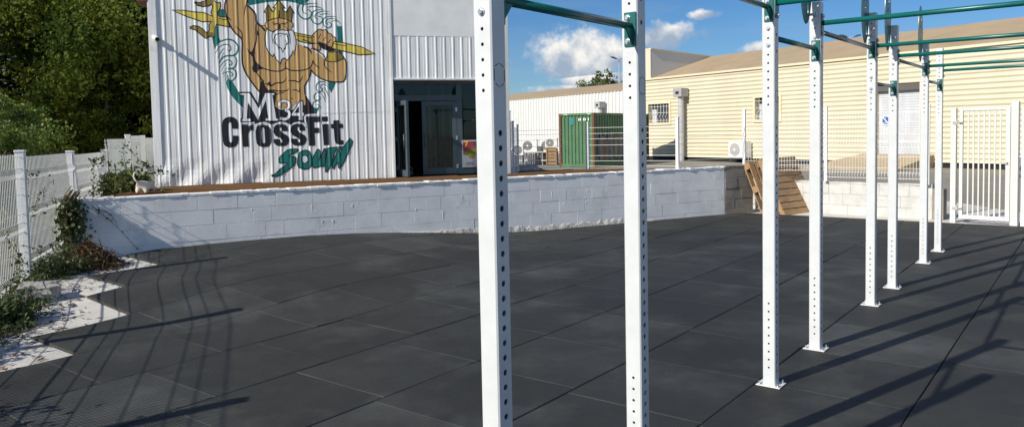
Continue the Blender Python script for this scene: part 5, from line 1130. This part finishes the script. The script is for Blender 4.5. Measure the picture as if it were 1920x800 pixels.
# ------------------------------------------------------------------ shipping container
ct = thing('shipping_container', 'green shipping container with rusty corners behind the deck fence', 'shipping container'); CC = Vector((3.87, 35.6)); c1 = Vector((-.80, .56)).normalized(); c2 = Vector((c1.y, -c1.x)); 
if c2.y < 0: c2 = -c2
Lc, Ll, zc0, zc1 = 1.92, 6.0, -.09, 2.46
def cc(p, q, z): v = CC + c1 * p + c2 * q; return (v.x, v.y, z)
def corr(fn_, L_, n, dep):
    mb = MB(); s = .1; pts = [(s, 0)]; st_ = (L_ - .2) / n
    for k in range(n): b0_ = .1 + k * st_; pts += [(b0_ + st_ * .35, 0), (b0_ + st_ * .5, dep), (b0_ + st_ * .85, dep), (b0_ + st_, 0)]
    for i in range(len(pts) - 1): mb.add([fn_(pts[i][0], pts[i][1], zc0 + .14), fn_(pts[i + 1][0], pts[i + 1][1], zc0 + .14), fn_(pts[i + 1][0], pts[i + 1][1], zc1 - .1), fn_(pts[i][0], pts[i][1], zc1 - .1)], [(0, 1, 2, 3)])
    return mb
corr(lambda a_, d_, z: cc(a_, .02 + d_, z), Lc, 9, .05).build('end_panel', M_green, ct, fixn=False); corr(lambda a_, d_, z: cc(.02 + d_, a_, z), Ll, 22, .045).build('side_panel', M_green, ct, fixn=False)
def cbx(mb, p0, p1, q0, q1, z0, z1): mb.add([cc(p0, q0, z0), cc(p1, q0, z0), cc(p1, q1, z0), cc(p0, q1, z0), cc(p0, q0, z1), cc(p1, q0, z1), cc(p1, q1, z1), cc(p0, q1, z1)], [(3, 2, 1, 0), (4, 5, 6, 7), (0, 1, 5, 4), (1, 2, 6, 5), (2, 3, 7, 6), (3, 0, 4, 7)])
for p in (0, Lc - .11):
    for q in (0, Ll - .11): mb = MB(); cbx(mb, p, p + .11, q, q + .11, zc0, zc1); mb.build('corner_post', M_rust, ct)
mb = MB(); cbx(mb, .112, Lc - .112, 0, .09, zc1 - .1, zc1 - .002); cbx(mb, 0, .09, .112, Ll - .112, zc1 - .1, zc1 - .002); cbx(mb, .112, Lc - .112, 0, .09, zc0 + .01, zc0 + .14); cbx(mb, 0, .09, .112, Ll - .112, zc0 + .01, zc0 + .14); mb.build('rail', M_green, ct)
mb = MB(); cbx(mb, .1, Lc - .02, .1, Ll - .02, zc1 - .12, zc1 - .06); cbx(mb, Lc - .06, Lc - .02, .12, Ll - .12, zc0, zc1 - .13); cbx(mb, .1, Lc - .1, Ll - .06, Ll - .02, zc0, zc1 - .13); mb.build('shell', M_green, ct)
mb = MB(); rg = random.Random(3)
for k, ch_ in enumerate('1011011'):
    if ch_ == '1': x = .28 + k * .085; cbx(mb, x, x + .055, .012, .018, zc1 - .36, zc1 - .24)
for k in range(4): x = .18 + k * .05; cbx(mb, x, x + .03, -.006, -.002, zc1 - .07, zc1 - .03)
for k in range(4): x = 1.45 + k * .05; cbx(mb, x, x + .03, -.006, -.002, zc1 - .07, zc1 - .03)
mb.each('worn_lettering', M_plastic, ct)
mb = MB(); cbx(mb, 1.12, 1.34, .010, .016, zc1 - .55, zc1 - .2); mb.build('blue_patch', mat('faded_blue', (.02, .22, .26), .6, var=.4, vscale=20), ct)
# painted boards leaning on the container's shaded side (colour streaks)
pm = [mat('board_blue', (.06, .09, .14), .6, var=.3, vscale=3), mat('board_yellow', (.20, .19, .06), .6, var=.3, vscale=3), mat('board_brown', (.20, .10, .06), .6, var=.3, vscale=3), mat('board_grey', (.16, .17, .20), .6, var=.3, vscale=3)]
mb = MB(); rg = random.Random(8); q = .35
mi_ = 0
while q < 5.5:
    w_ = rg.uniform(.12, .5); mb.m = mi_ % 4; cbx(mb, -.012, .012, q, q + w_ * .97, .1 + rg.uniform(0, .3), 1.45 + rg.uniform(-.3, .15)); q += w_; mi_ += rg.choice((1, 2, 3))
mb.build('graffiti_panel', pm[0], ct, mats=pm)

# ------------------------------------------------------------------ yard clutter
GA = 'outdoor air conditioners stored in the yard'
def yard(px, d): return Vector(((px - CX) / F * d, d, 0))
def yplace(org, ang):
    X = Vector((math.cos(ang), math.sin(ang))); Y = Vector((X.y, -X.x))
    def f(s, o, z): p = org.xy + X * s + Y * o; return (p.x, p.y, z)
    return f
rk = thing('steel_rack', 'low grey steel rack carrying the stored air conditioners', 'rack'); dd = 40.; rp0 = yplace(yard(978, dd), -.25); mb = MB()
for x in np.linspace(0, 1.9, 9): mb.tube([rp0(x, .25, -.09), rp0(x, .25, .55)], .03, 6); mb.tube([rp0(x, -.25, -.09), rp0(x, -.25, .55)], .03, 6)
mb.each('leg', M_greyp, rk); mb = MB(); mb.prism([rp0(-.05, -.3, .55), rp0(1.95, -.3, .55), rp0(1.95, .3, .55), rp0(-.05, .3, .55)], (0, 0, .05)); mb.prism([rp0(-.05, -.3, .12), rp0(1.95, -.3, .12), rp0(1.95, .3, .12), rp0(-.05, .3, .12)], (0, 0, .05)); mb.build('shelf', M_greysheet, rk)
air_unit('air_conditioner', 'white air conditioner at the left of the pair standing on the rack', rp0, .08, -.2, .604, .80, .62, .36, GA)
air_unit('air_conditioner', 'white air conditioner at the right of the pair standing on the rack', rp0, 1.05, -.2, .604, .82, .62, .36, GA)
air_unit('air_conditioner', 'pale air conditioner partly hidden by the building corner', yplace(yard(962, 39), -.2), .12, -.2, .45, .45, .55, .34, GA, legs=.54)
cb_ = yplace(yard(1026, 39.5), -.2)
bx = thing('wooden_crate', 'tan wooden crate under the highest air conditioner beside the container', 'crate'); mb = MB()
for k in range(5): z = -.06 + k * .17; mb.prism([cb_(0, .3, z), cb_(.55, .3, z), cb_(.55, -.25, z), cb_(0, -.25, z)], (0, 0, .13))
mb.build('slats', M_wood, bx); mb = MB()
for a_, b_ in ((.02, .305), (.5, .305)): mb.prism([cb_(a_, b_, -.08), cb_(a_ + .05, b_, -.08), cb_(a_ + .05, b_ + .03, -.08), cb_(a_, b_ + .03, -.08)], (0, 0, .9))
mb.each('corner_batten', M_wood, bx)
air_unit('air_conditioner', 'white air conditioner perched on the tan crate, highest in the yard', cb_, -.05, -.2, .80, .62, .50, .34, GA)
bn = thing('metal_drum', 'dark metal drum between the rack and the tan crate', 'drum'); p = yard(1016, 39.8); mb = MB(); mb.tube([(p.x, p.y, -.09), (p.x, p.y, .86)], .28, 20)
for z in (.2, .5, .84): mb.tube([(p.x, p.y, z), (p.x, p.y, z + .03)], .29, 20)
mb.build('barrel', M_lamp, bn)
hp = thing('rubble_heap', 'small heap of rubble on the yard in front of the rack', 'rubble heap'); p = yard(985, 30); bm = bmesh.new(); bmesh.ops.create_icosphere(bm, subdivisions=4, radius=1.); 
for v in bm.verts: n_ = random.uniform(.85, 1.1); v.co = Vector((v.co.x * .9 * n_, v.co.y * .7 * n_, max(-.1, v.co.z) * .42 * n_))
me = bpy.data.meshes.new('heap'); bm.to_mesh(me); bm.free(); me.materials.append(M_rock); o = link(bpy.data.objects.new('heap', me), hp); o.location = p + Vector((0, 0, -.09))
# street lamps beyond the sheds
def lamp(label, px, ytop, d, ang, h0=None):
    p = gd(px, ytop, d); t = thing('street_lamp', label, 'street lamp', (p.x, p.y, -.09), ang, 'double street lamps beyond the sheds'); hh = p.z; mb = MB(); mb.tube([(0, 0, 0), (0, 0, hh)], .09, 10, taper=.05); mb.build('pole', M_duct, t)
    for s in (-1, 1):
        mb = MB(); mb.tube([(0, 0, hh - .12), (s * .35, 0, hh + .0)], .035, 6); mb.build('arm', M_duct, t)
        mb = MB(); c = Vector((s * .62, 0, hh + .06)); n = 14; mb.add([c + Vector((.36 * math.cos(2 * math.pi * k / n), .17 * math.sin(2 * math.pi * k / n), z + s * .0 + .10 * math.cos(2 * math.pi * k / n) * s)) for z in (-.05, .03) for k in range(n)] + [c + Vector((0, 0, .10))],
            [tuple(range(n))[::-1]] + [(k, (k + 1) % n, n + (k + 1) % n, n + k) for k in range(n)] + [(n + k, n + (k + 1) % n, 2 * n) for k in range(n)]); mb.build('lamp_head', M_lamp, t)
lamp('grey double street lamp above the far white shed roof', 1161, 108, 75, .4); lamp('grey double street lamp above the cream shed roof', 1594, 67, 62, .2)
# small car just visible behind the gate
car = thing('parked_car', 'small silver blue car mostly hidden behind the right gate post', 'car'); p = yard(1893, 24.0) ; cp = yplace(Vector((p.x, p.y, 0)), R(-42)); gz0 = -.09
def cprism(prof, y0, y1): 
    mb = MB(); mb.prism([cp(x, y0, z + gz0) for x, z in prof], tuple(Vector(cp(0, y1, 0)) - Vector(cp(0, y0, 0)))); return mb
M_car = mat('silver_blue_paint', (.35, .42, .50), .25, .5)
cprism([(0, .30), (.05, .62), (.75, .80), (1.35, 1.28), (2.6, 1.34), (3.3, .92), (3.75, .85), (3.85, .32)], -.78, .78).build('body', M_car, car, bevel=.06)
cprism([(.86, .84), (1.38, 1.22), (2.0, 1.26), (2.0, .86)], .781, .79).build('window', M_black, car); cprism([(2.06, .86), (2.06, 1.26), (2.56, 1.27), (3.1, .90)], .781, .79).build('window', M_black, car); cprism([(.8, .83), (1.33, 1.25), (1.30, 1.26), (.76, .84)], -.7, .7).build('windscreen', M_black, car)
for x in (.72, 3.05):
    for y in (.70, -.80):
        mb = MB(); c = Vector(cp(x, y, gz0 + .30)); e = Vector(cp(x, y + .12, gz0 + .30)); mb.tube([c, e], .30, 20); w_ = mb.build('wheel', M_black, car); mb = MB(); mb.tube([e, e + (e - c) * .05], .19, 16); mb.build('rim', M_bolt, w_)
mb = MB(); c = Vector(cp(.05, .55, gz0 + .66)); mb.box(c, (.12, .12, .1)); mb.build('headlight', M_plastic, car)

# ------------------------------------------------------------------ plants and debris at the left
def wp(px, py, d): return gd(px, py, d)
def sprig(t, paths, leafn, lsize, mt, r=.004, leaf_rad=.03, name='stems', lname='leaves', elong=1.5):
    mb = MB(); P = []
    for pts in paths:
        pts = [Vector(p) for p in smooth_pts([tuple(p) for p in pts], 4)]; mb.tube(pts, r, 5, taper=r * .4)
        for _ in range(leafn):
            k = random.randrange(len(pts) - 1); q = pts[k].lerp(pts[k + 1], random.random()); P.append(tuple(q + Vector((random.gauss(0, leaf_rad), random.gauss(0, leaf_rad), random.gauss(0, leaf_rad)))))
    mb.build(name, M_twig, t, smooth=True)
    if P: leaves(lname, P, lsize, mt, t, elong=elong)
def clump(name, label, cat, c, rx, ry, rz, n, lsize, mt, group=None, stems=10, elong=2.4):
    t = thing(name, label, cat, (0, 0, 0), 0, group); c = Vector(c); mb = MB(); tips = []
    for _ in range(stems):
        a_ = random.uniform(0, 6.28); q = random.random() ** .5; tip = c + Vector((math.cos(a_) * rx * q, math.sin(a_) * ry * q, rz * random.uniform(.4, 1.)))
        b0_ = c + Vector((math.cos(a_) * rx * q * .35, math.sin(a_) * ry * q * .35, 0)); mb.tube([b0_, b0_.lerp(tip, .5) + Vector((0, 0, rz * .15)), tip], .004, 4, taper=.0015); tips.append((b0_, tip))
    mb.build('stems', M_twig, t); P = []
    for _ in range(n): b0_, tip = random.choice(tips); s = random.uniform(.1, 1.05); p = b0_.lerp(tip, s); P.append((p.x + random.gauss(0, rx * .16), p.y + random.gauss(0, ry * .16), max(hz(p.x, p.y) + .01, p.z + random.gauss(0, rz * .14))))
    leaves('leaves', P, lsize, mt, t, elong=elong); return t
def G_(px, py): 
    p = gz(px, py, 0)
    for _ in range(6): p = gz(px, py, hz(p.x, p.y))
    return p
clump('weed_clump', 'dark green leafy weeds at the foot of the nearest fence post', 'weeds', G_(2, 606), .32, .38, .24, 1900, .026, L_vine, stems=60)
clump('weed_clump', 'low tangled weeds between the near fence post and the dry heap', 'weeds', G_(100, 512), .42, .32, .20, 1300, .022, L_vine, stems=60)
clump('weed_clump', 'pale weeds growing through the second fence panel', 'weeds', G_(95, 478) + Vector((-.35, .2, 0)), .5, .4, .6, 1700, .04, L_grass, stems=26)
clump('weed_clump', 'small green weeds against the foot of the white wall', 'weeds', G_(222, 470), .26, .10, .16, 500, .032, L_vine, stems=14)
clump('weed_clump', 'green weeds beneath the fence beyond the picture edge at left', 'weeds', Vector((*fpt(-2.6), 0)) + Vector((-.35, 0, 0)), .5, .5, .4, 2200, .035, L_vine, stems=34)
clump('weed_clump', 'tall weeds outside the left fence near the camera', 'weeds', Vector((*fpt(-5.0), 0)) + Vector((-.5, 0, 0)), .6, .6, .95, 2600, .04, L_vine, stems=34)
clump('grass_tuft', 'bright yellow-green grass tuft behind the left end of the wall', 'grass tuft', wp(232, 372, 10.6) + Vector((0, .1, -.02)), .32, .15, .36, 2200, .034, L_grass, stems=46, elong=5)
# ivy hanging at the wall's end
iv = thing('ivy', 'dark ivy hanging over the left end of the white wall', 'ivy'); P = []; mb = MB(); e0_ = Vector((-5.40, wall_y(-5.38) - .02, 0))
for k in range(24):
    x = e0_.x + random.gauss(.03, .05); y = e0_.y - .05 + random.gauss(0, .05); z1 = .98 + random.gauss(0, .05); z0 = .22 + random.uniform(0, .4); pts = [(x, y + .1, z1), (x - .02, y - .02, z1 - .1), (x + random.gauss(0, .05), y - .05, (z0 + z1) / 2), (x + random.gauss(0, .07), y - .04, z0)]
    mb.tube(pts, .005, 4)
    for _ in range(40): s = random.random(); q = Vector(pts[1]).lerp(Vector(pts[3]), s); P.append((q.x + random.gauss(0, .06), q.y + random.gauss(0, .05), q.z + random.gauss(0, .03)))
mb.build('stems', M_twig, iv); leaves('leaves', P, .045, L_vine, iv, elong=1.3)
br = thing('bramble', 'thin bramble shoots reaching right above the wall from the corner', 'bramble')
D1 = 10.0
sprig(br, [[wp(172, 372, 9.7), wp(190, 335, 9.9), wp(236, 345, 10.1), wp(262, 335, 10.3)], [wp(175, 370, 9.7), wp(176, 320, 9.9), wp(170, 300, 10)], [wp(170, 302, 10), wp(185, 300, 10), wp(205, 310, 10)],
           [wp(240, 360, 10.2), wp(238, 320, 10.2), wp(232, 290, 10.2), wp(236, 258, 10.2)], [wp(236, 275, 10.2), wp(262, 300, 10.3), wp(285, 325, 10.3), wp(300, 350, 10.3), wp(310, 366, 10.3)], [wp(238, 315, 10.2), wp(275, 316, 10.3), wp(310, 325, 10.4), wp(345, 332, 10.5)],
           [wp(255, 305, 10.2), wp(285, 314, 10.3), wp(305, 323, 10.4)], [wp(212, 365, 10.1), wp(225, 330, 10.2), wp(228, 300, 10.3)], [wp(170, 380, 9.6), wp(190, 352, 9.8), wp(230, 358, 10.0)]], 40, .032, L_vine, .0045, .034)
bs = thing('bramble', 'trailing bramble stem running down the face of the white wall', 'bramble'); fo_ = lambda px, py: gp(px, py, (0, 12.13, 0), (-.525, 1, 0))
sprig(bs, [[fo_(172, 385), fo_(200, 408), fo_(226, 432), fo_(250, 458), fo_(262, 468)], [fo_(180, 392), fo_(205, 400), fo_(222, 425)]], 16, .024, L_vine, .004, .012)
b3 = thing('bramble', 'dry bramble stems climbing through the nearest fence panels', 'bramble')
sprig(b3, [[wp(50, 372, 8.1), wp(35, 352, 8.05), wp(60, 330, 8.1), wp(72, 322, 8.3)], [wp(60, 400, 8.2), wp(75, 360, 8.7), wp(80, 330, 9.2), wp(92, 345, 9.3)], [wp(78, 400, 8.7), wp(74, 370, 8.8), wp(70, 350, 8.8)], [wp(45, 460, 7.9), wp(80, 470, 8.2), wp(120, 490, 8.2)], [wp(20, 480, 7.4), wp(60, 500, 7.6), wp(100, 520, 7.6)], [wp(0, 430, 7.3), wp(30, 470, 7.4), wp(50, 520, 7.5)]], 22, .03, L_vine, .004, .03)
# dry heap
dh = thing('dry_brush_heap', 'heap of dry reddish brown cuttings beside the fence', 'brush heap'); c = G_(158, 502); mb = MB(); P = []
for _ in range(150):
    a_ = random.uniform(0, 6.28); r_ = random.uniform(0, .34); p = c + Vector((math.cos(a_) * r_, math.sin(a_) * r_ * .8 + .1, random.uniform(.0, .30) * (1 - r_ / .5))); dv = Vector((random.gauss(0, 1), random.gauss(0, 1), random.gauss(0, .35))).normalized() * random.uniform(.08, .24); mb.tube([p - dv, p + Vector((0, 0, .02)), p + dv], .0035, 4)
mb.build('stems', M_twig, dh)
for _ in range(2600): a_ = random.uniform(0, 6.28); r_ = abs(random.gauss(0, .17)); P.append((c.x + math.cos(a_) * r_, c.y + .1 + math.sin(a_) * r_ * .8, c.z + max(.005, random.uniform(0, .30) * (1 - r_ / .42))))
leaves('dry_leaves', P, .022, L_dry, dh, elong=4)
# straw litter on the slab
P = []
for _ in range(1500):
    px = random.uniform(0, 260); py = random.uniform(480, 690); s = random.random(); x, y = fpt(random.uniform(-4, 2.6)); off = abs(random.gauss(0, .42)); xx = x + off * .95; yy = y + off * .3; P.append((xx, yy, hz(xx, yy) - .017))
o = leaves('plant_litter', P, .025, L_dry, None, elong=4, up=None); struct(o, 'stuff'); me = o.data
co_ = np.zeros(len(me.vertices) * 3, 'f'); me.vertices.foreach_get('co', co_); co_ = co_.reshape(-1, 3); ctr = np.repeat(np.array(P), 4, 0); co_[:, 2] = ctr[:, 2] + (co_[:, 2] - ctr[:, 2]) * .15 + .004; me.vertices.foreach_set('co', co_.ravel())
P = []; SHD = []
for _ in range(330):
    x, y = fpt(random.uniform(-5, 2.7)); o_ = random.gauss(.12, .13); cx_, cy_ = x + o_, y + random.gauss(0, .05); hh_ = abs(random.gauss(.06, .07)); sh_ = random.uniform(.1, .95)
    for _ in range(26): P.append((cx_ + random.gauss(0, .045), cy_ + random.gauss(0, .045), hz(cx_, cy_) + random.uniform(0, hh_ * 1.6))); SHD.append(sh_)
o = leaves('ground_weeds', P, .020, L_vine, None, elong=2.6, shade=np.array(SHD)); struct(o, 'stuff')
# broken concrete lumps
def lump(label, px, py, sx, sy, sz, rz, seed):
    rg = random.Random(seed); bm = bmesh.new(); bmesh.ops.create_cube(bm, size=1.); bmesh.ops.subdivide_edges(bm, edges=bm.edges[:], cuts=4, use_grid_fill=True)
    for v in bm.verts: n_ = .5 + .5 * math.sin(v.co.x * 7 + seed) * math.cos(v.co.y * 6 + v.co.z * 5); v.co *= 1 - .18 * n_ - .25 * max(0, v.co.length - .55); v.co += Vector((rg.gauss(0, .018), rg.gauss(0, .018), rg.gauss(0, .018)))
    for v in bm.verts: v.co = Vector((v.co.x * sx, v.co.y * sy, (v.co.z + .45) * sz))
    me = bpy.data.meshes.new('concrete_lump'); bm.to_mesh(me); bm.free(); me.materials.append(M_rock); p = G_(px, py); o = link(bpy.data.objects.new('concrete_lump', me)); o.location = p - Vector((0, 0, .03)); o.rotation_euler = (.1, .05, rz); tag(o, label, 'concrete lump', 'broken concrete lumps by the fence'); return o
lump('large broken concrete lump at the foot of the near fence post', 72, 560, .38, .30, .20, .5, 1)
lump('small concrete lump between the dry heap and the white wall', 170, 476, .20, .17, .16, .2, 5)

# ------------------------------------------------------------------ white cat on the deck edge
def cat():
    t = thing('cat', 'white cat seen from behind with its tail curled up on the wall top', 'cat'); org = wp(268, 366, 10.16); org.z = .895
    s = 1.18; J = {}
    rt = Vector((.97, .24, 0)); fw3 = Vector((-.24, .97, 0))
    def L3(r_, f_, z_): return org + (rt * r_ + fw3 * f_ + Vector((0, 0, z_))) * s
    nodes = [('pelvis', (-.005, 0, .115), .078), ('back', (.03, .08, .095), .066), ('chest', (.05, .17, .055), .046), ('neck', (.06, .22, .04), .030), ('head', (.07, .26, .035), .036), ('nose', (.075, .29, .022), .014),
             ('lh', (-.050, .01, .055), .034), ('lf', (-.055, -.02, .0), .014), ('rh', (.035, .0, .055), .036), ('rf', (.04, -.025, .0), .014), ('lfs', (.02, .17, .03), .018), ('lff', (.015, .18, .0), .011), ('rfs', (.075, .16, .03), .018), ('rff', (.08, .17, .0), .011),
             ('t1', (-.035, -.045, .125), .013), ('t2', (-.062, -.055, .155), .0105), ('t3', (-.078, -.05, .195), .010), ('t4', (-.072, -.04, .230), .009), ('t5', (-.052, -.035, .245), .007)]
    ed = [('pelvis', 'back'), ('back', 'chest'), ('chest', 'neck'), ('neck', 'head'), ('head', 'nose'), ('pelvis', 'lh'), ('lh', 'lf'), ('pelvis', 'rh'), ('rh', 'rf'), ('chest', 'lfs'), ('lfs', 'lff'), ('chest', 'rfs'), ('rfs', 'rff'), ('pelvis', 't1'), ('t1', 't2'), ('t2', 't3'), ('t3', 't4'), ('t4', 't5')]
    ix = {n[0]: i for i, n in enumerate(nodes)}; me = bpy.data.meshes.new('body'); me.from_pydata([L3(*n[1]) for n in nodes], [(ix[a_], ix[b_]) for a_, b_ in ed], []); o = link(bpy.data.objects.new('body', me), t)
    me.materials.append(M_cat); md = o.modifiers.new('skin', 'SKIN'); sv = me.skin_vertices[0].data
    for i, n in enumerate(nodes): sv[i].radius = (n[2] * s, n[2] * s); sv[i].use_root = i == 0
    md.use_smooth_shade = True; sb = o.modifiers.new('sub', 'SUBSURF'); sb.levels = 2; sb.render_levels = 2
    for sd_ in (-1, 1):
        mb = MB(); b0_ = L3(.07 + sd_ * .018, .255, .064); mb.add([b0_ + rt * .012, b0_ - rt * .012, b0_ + fw3 * .012, b0_ + Vector((0, 0, .032))], [(0, 1, 2), (0, 1, 3), (1, 2, 3), (2, 0, 3)]); mb.build('ear', M_cat, t)
cat()
